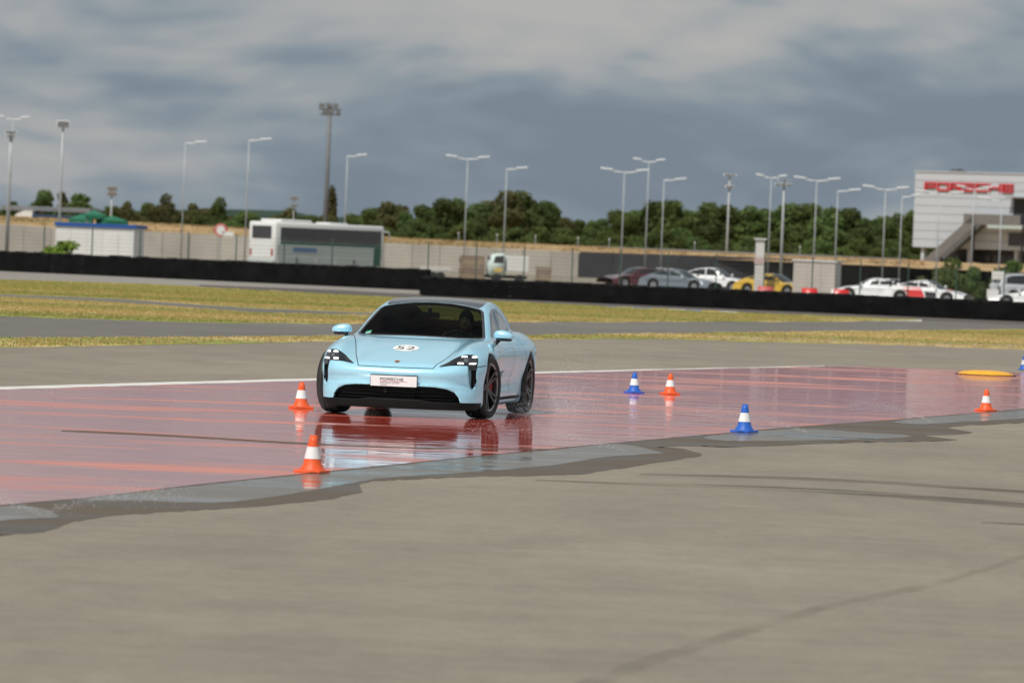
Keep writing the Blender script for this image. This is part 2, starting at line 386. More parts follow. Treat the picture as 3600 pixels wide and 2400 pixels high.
band('tyre_mark', smooth_poly([(1880, 1684), (2200, 1694), (2700, 1708), (3100, 1728), (3600, 1766), (4300, 1822)], 40, closed=False), smooth_poly([(1880, 1688), (2200, 1702), (2700, 1722), (3100, 1745), (3600, 1784), (4300, 1845)], 40, closed=False), -.006, m_skid)
band('tyre_mark', smooth_poly([(2250, 1664), (2700, 1672), (3100, 1690), (3600, 1722), (4300, 1770)], 40, closed=False), smooth_poly([(2250, 1667), (2700, 1682), (3100, 1700), (3600, 1733), (4300, 1786)], 40, closed=False), -.004, m_skid)
band('tyre_mark', [(3450, 1833), (3700, 1842), (4200, 1850)], [(3450, 1836), (3700, 1849), (4200, 1860)], -.006, m_skid)
band('asphalt_joint', [(1700, 2520), (2250, 2312), (2900, 2120), (3300, 2040), (3620, 1942), (4200, 1800)], [(1780, 2540), (2300, 2335), (2900, 2142), (3300, 2058), (3620, 1960), (4200, 1812)], -.010, m_joint, jit=3)
m_strip = mat('brown_joint_seal', (.12, .075, .045), .6, var=.2)
band('joint_strip', smooth_poly([(215, 1512), (300, 1513), (600, 1527), (1000, 1551), (1400, 1570), (1930, 1577)], 30, closed=False), smooth_poly([(215, 1515), (300, 1519), (600, 1534), (1000, 1557), (1400, 1574), (1930, 1580)], 30, closed=False), .004, m_strip)

# ---- grass blades on the two grassed strips
def inside(px, py, poly):
    c = np.zeros(len(px), bool); n = len(poly)
    for i in range(n):
        x0, y0 = poly[i]; x1, y1 = poly[i - 1]
        if y0 == y1: continue
        c ^= ((y0 > py) != (y1 > py)) & (px < (x1 - x0) * (py - y0) / (y1 - y0) + x0)
    return c
def noise2(x, y, seed, sc):
    r = np.random.RandomState(seed); s = np.zeros_like(x)
    for k in range(7):
        a = r.uniform(0, 2 * PI); f = sc * (1.0 + .6 * k); s += np.sin((x * math.cos(a) * .18 + y * math.sin(a) * 1.4) * f + r.uniform(0, 6)) / (1 + .3 * k)
    return s / 3.0
def blades(name, outline, holes, n, hh, m, label, seed, keep=None):
    r = np.random.RandomState(seed); poly = [tuple(P(x, y)[:2]) for x, y in outline]
    xs, ys = [p[0] for p in poly], [p[1] for p in poly]
    px = r.uniform(min(xs), max(xs), n * 4); py = r.uniform(min(ys), max(ys), n * 4)
    k = inside(px, py, poly)
    for h in holes: k &= ~inside(px, py, [tuple(P(x, y)[:2]) for x, y in h])
    px, py = px[k][:n], py[k][:n]
    if keep is not None:
        kk = keep(px, py, r); px, py = px[kk], py[kk]
    n = len(px); V = np.zeros((n, 3, 3, 3)); 
    for j in range(3):
        a = r.uniform(0, PI, n); wd = r.uniform(.012, .03, n); h = hh * r.uniform(.45, 1.25, n); lx, ly = r.uniform(-.6, .6, n) * h, r.uniform(-.6, .6, n) * h
        ox, oy = px + r.normal(0, .05, n), py + r.normal(0, .05, n)
        V[:, j, 0] = np.stack([ox - np.cos(a) * wd, oy - np.sin(a) * wd, np.zeros(n)], 1); V[:, j, 1] = np.stack([ox + np.cos(a) * wd, oy + np.sin(a) * wd, np.zeros(n)], 1)
        V[:, j, 2] = np.stack([ox + lx, oy + ly, h], 1)
    me = np_mesh(name, V.reshape(-1, 3), np.arange(n * 9).reshape(-1, 3))
    o = mesh_obj(name, me, m); tag(o, label, 'grass', kind='stuff'); return o
m_blade_d = ground_mat('straw_grass', [(.10, (.45, 1), (.58, .45, .19), (.72, .55, .27), 1, .38, .62), (1.5, (1, 1), (.86, .86, .82), (1, 1, 1), 1, .3, .65)], .9, .1)
m_blade_g = ground_mat('green_grass', [(.10, (.45, 1), (.33, .37, .095), (.45, .44, .14), 1, .38, .62), (1.5, (1, 1), (.84, .86, .8), (1, 1, 1), 1, .3, .65)], .9, .1)
for _m in (m_blade_d, m_blade_g):       # thin leaves let half the light through
    _t = _m.node_tree; _b = _t.nodes['Principled BSDF']; _tr = _t.nodes.new('ShaderNodeBsdfTranslucent'); _mx = _t.nodes.new('ShaderNodeMixShader'); _mx.inputs[0].default_value = .5
    _t.links.new(_b.inputs['Base Color'].links[0].from_socket, _tr.inputs[0]); _t.links.new(_b.outputs[0], _mx.inputs[1]); _t.links.new(_tr.outputs[0], _mx.inputs[2]); _t.links.new(_mx.outputs[0], _t.nodes['Material Output'].inputs[0])
G1 = [(-300, 974), (500, 999), (1000, 1026), (1500, 1052), (1800, 1062), (2500, 1096), (3230, 1125), (3230, 1127), (2500, 1130), (1800, 1131), (1200, 1136), (700, 1132), (0, 1109), (-300, 1104)]
G2 = [(-300, 1180), (0, 1188), (600, 1186), (1200, 1182), (1800, 1180), (2600, 1169), (3600, 1159), (4000, 1155), (4000, 1240), (3600, 1227), (3200, 1212), (2700, 1200), (2300, 1189), (1850, 1191), (1150, 1198), (500, 1211), (0, 1218), (-300, 1218)]
HP = [[(-900, 990), (0, 1033), (400, 1049), (900, 1083), (1330, 1099), (1330, 1109), (900, 1099), (400, 1063), (0, 1043), (-900, 999)]]
gf = lambda lo: (lambda x, y, r: noise2(x, y, 3, .09) + r.normal(0, .35, len(x)) > lo)
blades('grass', G1, HP, 46000, .042, m_blade_d, 'dry straw coloured grass on the field before the tyre walls', 1, lambda x, y, r: noise2(x, y, 3, .09) + r.normal(0, .35, len(x)) < .15)
blades('grass', G1, HP, 46000, .040, m_blade_g, 'green grass patches on the field before the tyre walls', 2, gf(.0))
blades('grass', G2, [], 16000, .04, m_blade_d, 'dry yellow grass on the verge beside the pale asphalt', 3, None)
blades('grass', G2, [], 12000, .038, m_blade_g, 'green tufts in the verge beside the pale asphalt', 4, gf(.1))
# ------------------------------------------------------------------ smooth bodies: fields meshed with surface nets
def cub(pts):
    xs = np.array([p[0] for p in pts], float); ys = np.array([p[1] for p in pts], float)
    o = np.argsort(xs); xs, ys = xs[o], ys[o]
    d = np.diff(ys) / np.diff(xs); m = np.zeros_like(ys); m[0], m[-1] = d[0], d[-1]
    for i in range(1, len(xs) - 1):
        m[i] = 0 if d[i - 1] * d[i] <= 0 else 2 * d[i - 1] * d[i] / (d[i - 1] + d[i])
    def f(x):
        x = np.clip(np.asarray(x, float), xs[0], xs[-1]); i = np.clip(np.searchsorted(xs, x) - 1, 0, len(xs) - 2)
        h = xs[i + 1] - xs[i]; t = (x - xs[i]) / h
        return (ys[i] * (2 * t ** 3 - 3 * t * t + 1) + m[i] * h * (t ** 3 - 2 * t * t + t) + ys[i + 1] * (-2 * t ** 3 + 3 * t * t) + m[i + 1] * h * (t ** 3 - t * t)).astype(np.float32)
    return f
def smax(a, b, k):
    h = np.maximum(k - np.abs(a - b), 0) / k
    return np.maximum(a, b) + h * h * (k * .25)
def smin(a, b, k): return -smax(-a, -b, k)
def poly_sdf(px, py, poly):
    """signed distance to a closed 2-D outline, negative inside"""
    d = np.full(px.shape, 1e9, np.float32); c = np.zeros(px.shape, bool); n = len(poly)
    for i in range(n):
        x0, y0 = poly[i]; x1, y1 = poly[i - 1]; ex, ey = x1 - x0, y1 - y0
        wx, wy = px - x0, py - y0; t = np.clip((wx * ex + wy * ey) / max(ex * ex + ey * ey, 1e-12), 0, 1)
        d = np.minimum(d, (wx - ex * t) ** 2 + (wy - ey * t) ** 2)
        if y0 != y1: c ^= ((y0 > py) != (y1 > py)) & (px < (x1 - x0) * (py - y0) / (y1 - y0) + x0)
    return np.where(c, -np.sqrt(d), np.sqrt(d)).astype(np.float32)
def nets(F, xs, ys, zs):
    nx, ny, nz = F.shape; s = F < 0
    sh = (nx - 1, ny - 1, nz - 1)
    cnt = np.zeros(sh, np.int8)
    sl = lambda i, n: slice(i, n - 1 + i)
    for i in (0, 1):
        for j in (0, 1):
            for k in (0, 1): cnt += s[sl(i, nx), sl(j, ny), sl(k, nz)]
    act = (cnt > 0) & (cnt < 8); I, J, K = np.nonzero(act)
    idx = np.full(sh, -1, np.int64); idx[I, J, K] = np.arange(len(I))
    acc = np.zeros((len(I), 3)); num = np.zeros(len(I))
    corners = [(a, b, c) for a in (0, 1) for b in (0, 1) for c in (0, 1)]
    for a in corners:
        for ax in range(3):
            if a[ax]: continue
            b = list(a); b[ax] = 1
            f0 = F[I + a[0], J + a[1], K + a[2]]; f1 = F[I + b[0], J + b[1], K + b[2]]
            m = (f0 < 0) != (f1 < 0); t = np.where(m, f0 / np.where(m, f0 - f1, 1), 0)
            for q in range(3):
                acc[:, q] += np.where(m, a[q] + (t if q == ax else 0), 0)
            num += m
    p = acc / num[:, None] + np.stack([I, J, K], 1)
    # pull the vertices onto the surface
    for _ in range(2):
        i0 = np.clip(p.astype(int), 0, np.array(F.shape) - 2); fr = p - i0; val = np.zeros(len(p)); g = np.zeros((len(p), 3))
        for a in corners:
            f = F[i0[:, 0] + a[0], i0[:, 1] + a[1], i0[:, 2] + a[2]]
            wv = [fr[:, q] if a[q] else 1 - fr[:, q] for q in range(3)]
            val += f * wv[0] * wv[1] * wv[2]
            for q in range(3):
                o = [r for r in range(3) if r != q]
                g[:, q] += f * (1 if a[q] else -1) * wv[o[0]] * wv[o[1]]
        st = -(val / np.maximum((g * g).sum(1), 1e-9))[:, None] * g
        p = p + np.clip(st, -.5, .5)
    org = np.array([xs[0], ys[0], zs[0]]); h = np.array([xs[1] - xs[0], ys[1] - ys[0], zs[1] - zs[0]])
    V = org + p * h
    quads = []
    for ax in range(3):
        A = np.take(s, range(0, s.shape[ax] - 1), ax); Bq = np.take(s, range(1, s.shape[ax]), ax)
        e = np.argwhere(A != Bq); o = [q for q in range(3) if q != ax]
        ok = np.all([(e[:, q] > 0) & (e[:, q] < F.shape[q] - 1) for q in o], axis=0); e = e[ok]
        def cell(d0, d1):
            c = e.copy(); c[:, o[0]] += d0; c[:, o[1]] += d1
            return idx[c[:, 0], c[:, 1], c[:, 2]]
        q = np.stack([cell(-1, -1), cell(0, -1), cell(0, 0), cell(-1, 0)], 1)
        inside_first = s[e[:, 0], e[:, 1], e[:, 2]]
        if ax == 1: inside_first = ~inside_first
        q[~inside_first] = q[~inside_first][:, ::-1]
        quads.append(q)
    return V, np.concatenate(quads)
def grid(x0, x1, y0, y1, z0, z1, h):
    ax = [np.arange(a, b + h, h, dtype=np.float32) for a, b in ((x0, x1), (y0, y1), (z0, z1))]
    return ax, ax[0][:, None, None], ax[1][None, :, None], ax[2][None, None, :]
def bvh_of(V, Q): return BVHTree.FromPolygons([tuple(v) for v in V.tolist()], Q.tolist())

AX = {'X+': Vector((1, 0, 0)), 'Z+': Vector((0, 0, 1)), 'Y+': Vector((0, 1, 0)), 'Y-': Vector((0, -1, 0)), 'X-': Vector((-1, 0, 0))}
def lay(bvh, bm, side, off):
    """lay the 2-D vertices (u, v in x, y) of bm on the body, seen from one side"""
    d = AX[side]; bad = []; last = None
    for v in bm.verts:
        u, t = v.co.x, v.co.y
        o = Vector((u, t, 0)) if side == 'Z+' else (Vector((u, 0, t)) if side[0] == 'Y' else Vector((0, u, t)))
        hit = bvh.ray_cast(o + d * 5, -d)
        if hit[0] is None: bad.append(v); continue
        n = hit[1]
        if n.dot(d) < 0: n = -n
        v.co = hit[0] + n * off
    if bad: bmesh.ops.delete(bm, geom=bad, context='VERTS')
    return bm
def cut_grid(bm, step):
    for ax in (0, 1):
        lo = min(v.co[ax] for v in bm.verts); hi = max(v.co[ax] for v in bm.verts)
        k = math.floor(lo / step) + 1
        while k * step < hi:
            n = Vector((0, 0, 0)); n[ax] = 1; c = Vector((0, 0, 0)); c[ax] = k * step
            bmesh.ops.bisect_plane(bm, geom=bm.verts[:] + bm.edges[:] + bm.faces[:], plane_co=c, plane_no=n, dist=1e-6); k += 1
    return bm
def patch(name, bvh, poly, side, off, m, parent, step=.04, thick=.0, smooth=True):
    bm = B(); f = bm.faces.new([bm.verts.new((u, v, 0)) for u, v in poly]); bmesh.ops.triangulate(bm, faces=[f]); bmesh.ops.dissolve_limit(bm, angle_limit=.01, verts=bm.verts, edges=bm.edges)
    cut_grid(bm, step); lay(bvh, bm, side, off)
    return solid(name, bm, m, parent, side, smooth, thick)
def solid(name, bm, m, parent, side, smooth=True, thick=0.0):
    bmesh.ops.recalc_face_normals(bm, faces=bm.faces); bm.normal_update(); d = AX[side]
    if sum(f.normal.dot(d) * f.calc_area() for f in bm.faces) < 0: bmesh.ops.reverse_faces(bm, faces=bm.faces)
    me = bpy.data.meshes.new(name); bm.to_mesh(me); bm.free()
    return mesh_obj(name, me, m, parent, smooth)
def ring(name, bvh, outer, inner, side, off, m, parent):
    bm = B(); n = len(outer); a = [bm.verts.new((u, v, 0)) for u, v in outer]; b = [bm.verts.new((u, v, 0)) for u, v in inner]
    for i in range(n): bm.faces.new((a[i], a[(i + 1) % n], b[(i + 1) % n], b[i]))
    lay(bvh, bm, side, off); return solid(name, bm, m, parent, side)
def inset(poly, d):
    n = len(poly); ar = sum(poly[i - 1][0] * poly[i][1] - poly[i][0] * poly[i - 1][1] for i in range(n)); sg = 1 if ar > 0 else -1; o = []
    for i in range(n):
        p0, p1, p2 = Vector(poly[i - 1]), Vector(poly[i]), Vector(poly[(i + 1) % n])
        a, b = (p1 - p0).normalized(), (p2 - p1).normalized(); t = (a + b).normalized(); nn = Vector((-t.y, t.x)) * sg
        k = max(.5, nn.dot(Vector((-a.y, a.x)) * sg)); o.append(tuple(p1 + nn * (d / k)))
    return o
def strip(name, bvh, pts, wd, side, off, m, parent):
    """a thin band along a polyline laid on the body"""
    pts = smooth_poly(pts, .03, closed=False) if len(pts) > 2 else lin_poly(pts, .03)
    bm = B(); prev = None
    for i, p in enumerate(pts):
        a, b = Vector(pts[max(i - 1, 0)]), Vector(pts[min(i + 1, len(pts) - 1)]); t = (b - a).normalized(); n = Vector((-t.y, t.x)) * wd / 2; p = Vector(p)
        cur = (bm.verts.new((*(p + n), 0)), bm.verts.new((*(p - n), 0)))
        if prev: bm.faces.new((prev[0], prev[1], cur[1], cur[0]))
        prev = cur
    lay(bvh, bm, side, off); return solid(name, bm, m, parent, side)
mir = lambda poly: [(-u, v) for u, v in poly]
mirv = lambda poly: [(u, -v) for u, v in poly]

# ------------------------------------------------------------------ lettering
GLY = {  # squared wide letters as strokes on a unit cell
    'P': [(0, 0, 0, 1), (0, 1, 1, 1), (1, 1, 1, .42), (1, .42, 0, .42)], 'O': [(0, 0, 0, 1), (0, 1, 1, 1), (1, 1, 1, 0), (1, 0, 0, 0)],
    'R': [(0, 0, 0, 1), (0, 1, 1, 1), (1, 1, 1, .46), (1, .46, 0, .46), (.55, .46, 1, 0)], 'S': [(1, 1, 0, 1), (0, 1, 0, .5), (0, .5, 1, .5), (1, .5, 1, 0), (1, 0, 0, 0)],
    'C': [(1, 1, 0, 1), (0, 1, 0, 0), (0, 0, 1, 0)], 'H': [(0, 0, 0, 1), (1, 0, 1, 1), (0, .5, 1, .5)], 'E': [(0, 0, 0, 1), (0, 1, 1, 1), (0, .5, 1, .5), (0, 0, 1, 0)]}
def word(text, W, H, sw, depth, m, parent, M, name='letter', gap=.22):
    cw = W / (len(text) + gap * (len(text) - 1)); x = 0
    for ch in text:
        bm = B(); iw, ih = cw - sw, H - sw; q = 0
        for (a, b, c, d) in GLY[ch]:
            p0 = Vector((x + sw / 2 + a * iw, sw / 2 + b * ih)); p1 = Vector((x + sw / 2 + c * iw, sw / 2 + d * ih)); t = (p1 - p0).normalized(); n = Vector((-t.y, t.x)) * sw / 2
            p0, p1 = p0 - t * sw * .49, p1 + t * sw * .49; dd = depth * (1 + .03 * q); q += 1
            prism(bm, [tuple(p0 + n), tuple(p0 - n), tuple(p1 - n), tuple(p1 + n)], 0, dd, 'XY', M)
        obj(name, bm, m, parent); x += cw * (1 + gap)
def text_mesh(s, size, sx=1.0, ext=0.0):
    cu = bpy.data.curves.new('t', 'FONT'); cu.body = s; cu.size = size; cu.extrude = ext; cu.resolution_u = 4
    to = bpy.data.objects.new('t', cu); COL.objects.link(to); dg = bpy.context.evaluated_depsgraph_get()
    me = bpy.data.meshes.new_from_object(to.evaluated_get(dg)); bpy.data.objects.remove(to)
    for v in me.vertices: v.co.x *= sx
    return me

# ------------------------------------------------------------------ the light blue saloon
m_paint = mat('light_blue_metallic_paint', (.40, .755, .93), .30, .22, var=.02, scale=30, coat=1.0, spec=.5)
m_blkgl = mat('gloss_black', (.006, .006, .007), .06, var=.05, coat=.6)
m_plast = mat('black_textured_plastic', (.0055, .0055, .006), .65, var=.2, scale=40, spec=.18)
m_dark = mat('dark_cabin_trim', (.012, .012, .013), .7, var=.2, scale=20)
m_seam = mat('shadow_gap_rubber', (.03, .045, .055), .6, var=.05)
m_tyre = mat('tyre_rubber', (.016, .016, .016), .62, var=.2, scale=15, bump=.2)
m_rim = mat('dark_grey_alloy', (.10, .098, .10), .32, .85, var=.1, scale=20)
m_lipa = mat('polished_alloy_lip', (.42, .41, .40), .28, .9, var=.05)
m_disc = mat('steel_brake_disc', (.28, .27, .26), .35, .9, var=.15)
m_cal = mat('red_brake_caliper', (.30, .03, .02), .35, var=.1)
m_led = mat('led_lamp', (.9, .9, .85), .3, var=.02, emit=(1, .97, .90), emit_s=3.2)
m_lampin = mat('headlamp_reflector', (.10, .105, .115), .18, .7, var=.4, scale=40)
m_wplate = mat('white_number_plate', (.72, .70, .71), .4, var=.03, scale=30)
m_dec_w = mat('white_vinyl', (.82, .82, .82), .4, var=.02)
m_dec_k = mat('black_vinyl', (.015, .015, .016), .45, var=.05)
m_ink = mat('grey_print', (.10, .10, .11), .5, var=.05)
m_redink = mat('red_print', (.55, .03, .04), .5, var=.05)
m_gold = mat('gold_enamel', (.62, .36, .08), .3, .6, var=.1, scale=80)
m_crred = mat('crimson_enamel', (.32, .03, .02), .3, var=.1, scale=80)
m_mirgl = mat('mirror_silver', (.6, .6, .62), .05, 1.0, var=.02)
m_tail = mat('red_tail_lamp', (.35, .01, .01), .15, var=.05, coat=.5)
def glass_mat(name, tint, refl, rough=.02):
    m = bpy.data.materials.new(name); m.use_nodes = True; t = m.node_tree; t.nodes.clear()
    o = t.nodes.new('ShaderNodeOutputMaterial'); mx = t.nodes.new('ShaderNodeMixShader'); tr = t.nodes.new('ShaderNodeBsdfTransparent'); gl = t.nodes.new('ShaderNodeBsdfGlossy')
    nz = t.nodes.new('ShaderNodeTexNoise'); nz.inputs['Scale'].default_value = 3; mr = t.nodes.new('ShaderNodeMapRange'); t.links.new(nz.outputs[0], mr.inputs[0]); mr.inputs[3].default_value = rough * .7; mr.inputs[4].default_value = rough * 1.4
    t.links.new(mr.outputs[0], gl.inputs['Roughness'])
    tr.inputs[0].default_value = (*tint, 1); fr = t.nodes.new('ShaderNodeFresnel'); fr.inputs[0].default_value = 1.5
    ml = t.nodes.new('ShaderNodeMath'); ml.operation = 'MULTIPLY'; ml.inputs[1].default_value = refl; t.links.new(fr.outputs[0], ml.inputs[0])
    t.links.new(ml.outputs[0], mx.inputs[0]); t.links.new(tr.outputs[0], mx.inputs[1]); t.links.new(gl.outputs[0], mx.inputs[2]); t.links.new(mx.outputs[0], o.inputs[0])
    MATS[name] = m; return m
m_screen = glass_mat('tinted_windscreen', (.22, .29, .24), .16)
m_side = glass_mat('tinted_side_glass', (.30, .36, .34), 1.6)
m_rearg = glass_mat('tinted_rear_glass', (.80, .88, .62), .5)

GRILLE = [(-.722, .165), (-.705, .245), (-.66, .30), (-.58, .335), (-.46, .352), (-.25, .356), (0, .357), (.25, .356), (.46, .352), (.58, .335), (.66, .30), (.705, .245), (.722, .165)]
SLIT = [(.795, .60), (.86, .60), (.868, .52), (.862, .43), (.848, .365), (.832, .346), (.818, .352), (.808, .40), (.802, .50)]
ARCH_R, WH_R, AXF, AXR = .380, .358, 1.45, -1.45
XT = cub([(2.60, .50), (2.46, .555), (2.40, .585), (2.2, .650), (2.0, .703), (1.8, .752), (1.6, .797), (1.4, .835), (1.2, .866), (1.0, .885), (.8, .893), (.3, .90), (-.5, .91), (-1.2, .925), (-1.8, .935), (-2.3, .925), (-2.45, .90), (-2.6, .82)])
CR = cub([(2.60, .0), (2.45, .0), (2.3, .035), (2.1, .066), (1.9, .072), (1.7, .062), (1.45, .042), (1.2, .022), (.95, .004), (.6, 0), (-.6, 0), (-1.0, .015), (-1.45, .035), (-1.9, .03), (-2.3, .01), (-2.6, 0)])
PLAN = cub([(0, 2.462), (.2, 2.455), (.4, 2.428), (.55, 2.388), (.68, 2.325), (.77, 2.25), (.85, 2.14), (.91, 2.00), (.955, 1.80), (.985, 1.45), (1.02, .9)])
PROF = cub([(.05, -.10), (.12, -.055), (.19, -.035), (.25, -.045), (.31, -.024), (.355, -.008), (.395, -.020), (.43, -.018), (.475, .004), (.51, .013), (.545, .004), (.58, -.022), (.62, -.06), (.70, -.14), (.8, -.27), (.95, -.5), (1.4, -1.4)])
WID = cub([(2.5, .985), (2.0, .982), (1.45, .978), (1.1, .962), (.7, .945), (.2, .936), (-.4, .938), (-.9, .955), (-1.45, .985), (-1.85, .975), (-2.2, .92), (-2.4, .83), (-2.55, .68)])
SIDE = cub([(.05, -.12), (.14, -.075), (.20, -.055), (.28, -.042), (.42, -.028), (.55, -.008), (.66, 0), (.74, -.006), (.82, -.035), (.88, -.075), (.94, -.13), (1.05, -.25), (1.4, -.7)])
ROOF = cub([(3.2, -1.2), (2.0, .30), (1.5, .62), (1.08, .86), (.9, .945), (.6, 1.068), (.3, 1.178), (.1, 1.240), (-.1, 1.285), (-.3, 1.315), (-.55, 1.333), (-.85, 1.330), (-1.15, 1.296), (-1.45, 1.235), (-1.75, 1.155), (-2.05, 1.055), (-2.3, .96), (-2.6, .80)])
GREEN = cub([(1.5, .80), (.9, .800), (.5, .795), (0, .785), (-.6, .765), (-1.2, .735), (-1.8, .69), (-2.3, .62)])
def hero_field(X, Y, Z, detail=True):
    ay = np.abs(Y)
    ycr = .735 + .0 * X
    bumpf = np.exp(-((ay - ycr) / .135) ** 2)
    zt = XT(X) + CR(X) * bumpf - .018 * np.exp(-((ay - .50) / .12) ** 2) * (CR(X) / .07) - 1.35 * np.maximum(ay - .76, 0) ** 2 - .012 * (ay / .7) ** 2
    top = (Z - zt) * .955
    zt = zt + .007 * np.tanh((.29 - ay) / .025) * np.exp(-((X - 1.6) / .55) ** 4)
    lat = np.clip((ay - .55) / .18, 0, 1); lat = lat * lat * (3 - 2 * lat)
    xf = PLAN(ay) + PROF(Z) + lat * (.022 * np.exp(-((Z - .255) / .045) ** 2) - .022 * np.exp(-((Z - .36) / .05) ** 2))
    sl = np.gradient(PLAN(ay[0, :, 0]), ay[0, :, 0] + 1e-9) if False else None
    front = (X - xf) * cub([(0, 1), (.4, .98), (.6, .9), (.75, .74), (.85, .58), (.92, .40), (1.02, .25)])(ay)
    scoop = np.exp(-((X + .1) / .85) ** 4)
    side = ay - (WID(X) + SIDE(Z) - scoop * .035 * np.exp(-((Z - .40) / .13) ** 2))
    rear = -(X - (-2.50 + .30 * (ay / .9) ** 4 + .35 * np.maximum(Z - .93, 0) + .10 * np.maximum(.45 - Z, 0)))
    zb = np.where(X > 1.9, .105, .125)
    F = smax(top, front, .09); F = smax(F, side, .12); F = smax(F, rear, .10); F = smax(F, (zb - Z).astype(np.float32), .05)
    # greenhouse
    zr = ROOF(X + .20 * (ay / .75) ** 2.2) - .034 * (ay / .6) ** 2
    g = smax((Z - zr) * .87, (ay - (GREEN(X) - .33 * (Z - .88) - .12 * np.maximum(Z - .88, 0) ** 2)) * .93, .065)
    g = smax(g, .55 - Z + 0 * X, .02)
    F = smin(F, g, .045)
    # wheel arches
    for ax in (AXF, AXR):
        cyl = np.sqrt((X - ax) ** 2 + (Z - WH_R) ** 2) - ARCH_R
        c = np.maximum(cyl, .62 - ay)
        F = smax(F, -c.astype(np.float32), .02)
    return F
def hero_front_cuts(F, X, Y, Z):
    gy, gz = np.broadcast_arrays(Y[0], Z[0])
    sg = poly_sdf(gy, gz, GRILLE)[None]
    F = smax(F, -np.maximum(sg, (PLAN(np.abs(Y)) - .17) - X), .018)
    ss = np.minimum(poly_sdf(gy, gz, SLIT), poly_sdf(gy, gz, mir(SLIT)))[None]
    F = smax(F, -np.maximum(ss, (PLAN(np.abs(Y)) - .13) - X), .012)
    return F

(axs, GX, GY, GZ) = grid(-2.60, 2.56, -1.03, 1.03, .04, 1.42, .0135)
F0 = hero_field(GX, GY, GZ)
V0, Q0 = nets(F0, *axs)
bv = bvh_of(V0, Q0)                       # uncut skin, used to lay trim on
F1 = hero_front_cuts(F0, GX, GY, GZ)
V1, Q1 = nets(F1, *axs)

WSCR = [(1.035, 0), (1.03, .15), (1.005, .32), (.955, .48), (.875, .62), (.80, .705), (.74, .742), (.66, .735), (.40, .683), (.15, .634), (.03, .608), (-.035, .568), (-.055, .42), (-.075, .22), (-.08, 0)]
WSCR = WSCR + [(u, -v) for u, v in WSCR[-2:0:-1]]
REARW = [(-1.22, 0), (-1.215, .25), (-1.20, .47), (-1.28, .505), (-1.6, .475), (-1.95, .43), (-2.05, .38), (-2.09, .2), (-2.10, 0)]
REARW = REARW + [(u, -v) for u, v in REARW[-2:0:-1]]
SIDEW = [(.53, .905), (.35, .91), (0, .915), (-.5, .925), (-1.0, .94), (-1.33, .975), (-1.42, 1.01), (-1.30, 1.075), (-1.08, 1.15), (-.8, 1.205), (-.5, 1.228), (-.28, 1.216), (-.12, 1.19), (.0, 1.155), (.14, 1.095), (.34, 1.0)]
ctr = V1[Q1].mean(1)
kw = inside(ctr[:, 0], ctr[:, 1], inset(WSCR, .03)) & (ctr[:, 2] > .86)
kr = inside(ctr[:, 0], ctr[:, 1], inset(REARW, .03)) & (ctr[:, 2] > .86)
ks = inside(ctr[:, 0], ctr[:, 2], inset(SIDEW, .03)) & (np.abs(ctr[:, 1]) > .45)
Q1b = Q1[~(kw | kr | ks)]
AXC = P(1433, 1459); YAW = R(8.5)
head = Vector((-math.sin(YAW), -math.cos(YAW), 0))
car = thing('car', 'light blue four-door sports car with number 52 on its bonnet', 'car', AXC - head * 1.45, -(PI / 2 + YAW))
body = mesh_obj('body', np_mesh('body', V1, Q1b), m_paint, car, True)
# inner lining of the cabin
h2 = .03
(ax2, X2, Y2, Z2) = grid(-2.2, 1.3, -.95, .95, .12, 1.36, h2)
Fi = np.maximum(hero_field(X2, Y2, Z2) + .035, -(Z2 - .2) + 0 * X2)
Fi = np.maximum(Fi, np.maximum(X2 - .95, -2.05 - X2) + 0 * Y2 + 0 * Z2)
for a in (AXF, AXR): Fi = np.maximum(Fi, -(np.sqrt((X2 - a) ** 2 + (Z2 - WH_R) ** 2) - ARCH_R - .04) + 0 * Y2)
Vi, Qi = nets(Fi.astype(np.float32), *ax2); ci = Vi[Qi].mean(1)
ki = (inside(ci[:, 0], ci[:, 1], WSCR) & (ci[:, 2] > .80)) | (inside(ci[:, 0], ci[:, 1], REARW) & (ci[:, 2] > .80)) | (inside(ci[:, 0], ci[:, 2], SIDEW) & (np.abs(ci[:, 1]) > .4))
mesh_obj('cabin_lining', np_mesh('cabin_lining', Vi, Qi[~ki][:, ::-1]), m_dark, car, True)

# glass
patch('windscreen', bv, inset(WSCR, .028), 'Z+', .001, m_screen, car, .06)
ring('windscreen_border', bv, WSCR, inset(WSCR, .030), 'Z+', .003, m_blkgl, car)
patch('rear_window', bv, inset(REARW, .01), 'Z+', .001, m_rearg, car, .08)
ring('rear_window_border', bv, REARW, inset(REARW, .045), 'Z+', .003, m_blkgl, car)
for sd, fn in (('Y+', None), ('Y-', None)):
    patch('side_window', bv, inset(SIDEW, .02), sd, .001, m_side, car, .08)
    ring('window_trim', bv, SIDEW, inset(SIDEW, .032), sd, .003, m_blkgl, car)
    strip('door_pillar', bv, [(-.36, .93), (-.44, 1.22)], .075, sd, .004, m_blkgl, car)
    strip('door_gap', bv, [(-.34, .90), (-.33, .6), (-.36, .25)], .007, sd, .0015, m_seam, car)
    strip('door_gap', bv, [(.86, .80), (.90, .6), (.86, .40), (.80, .25)], .007, sd, .0015, m_seam, car)
    strip('door_gap', bv, [(-1.02, .90), (-1.06, .72), (-1.10, .62)], .007, sd, .0015, m_seam, car)
    strip('bumper_gap', bv, [(1.80, .605), (1.95, .60), (2.06, .592)], .009, sd, .0015, m_seam, car)
    patch('sill', bv, [(1.02, .135), (1.0, .225), (-1.0, .225), (-1.02, .135)], sd, .004, m_plast, car, .1)
    for hx in (.10, -.80):
        patch('door_handle', bv, [(hx, .765), (hx + .16, .772), (hx + .16, .795), (hx, .79)], sd, .008, m_paint, car, .05)
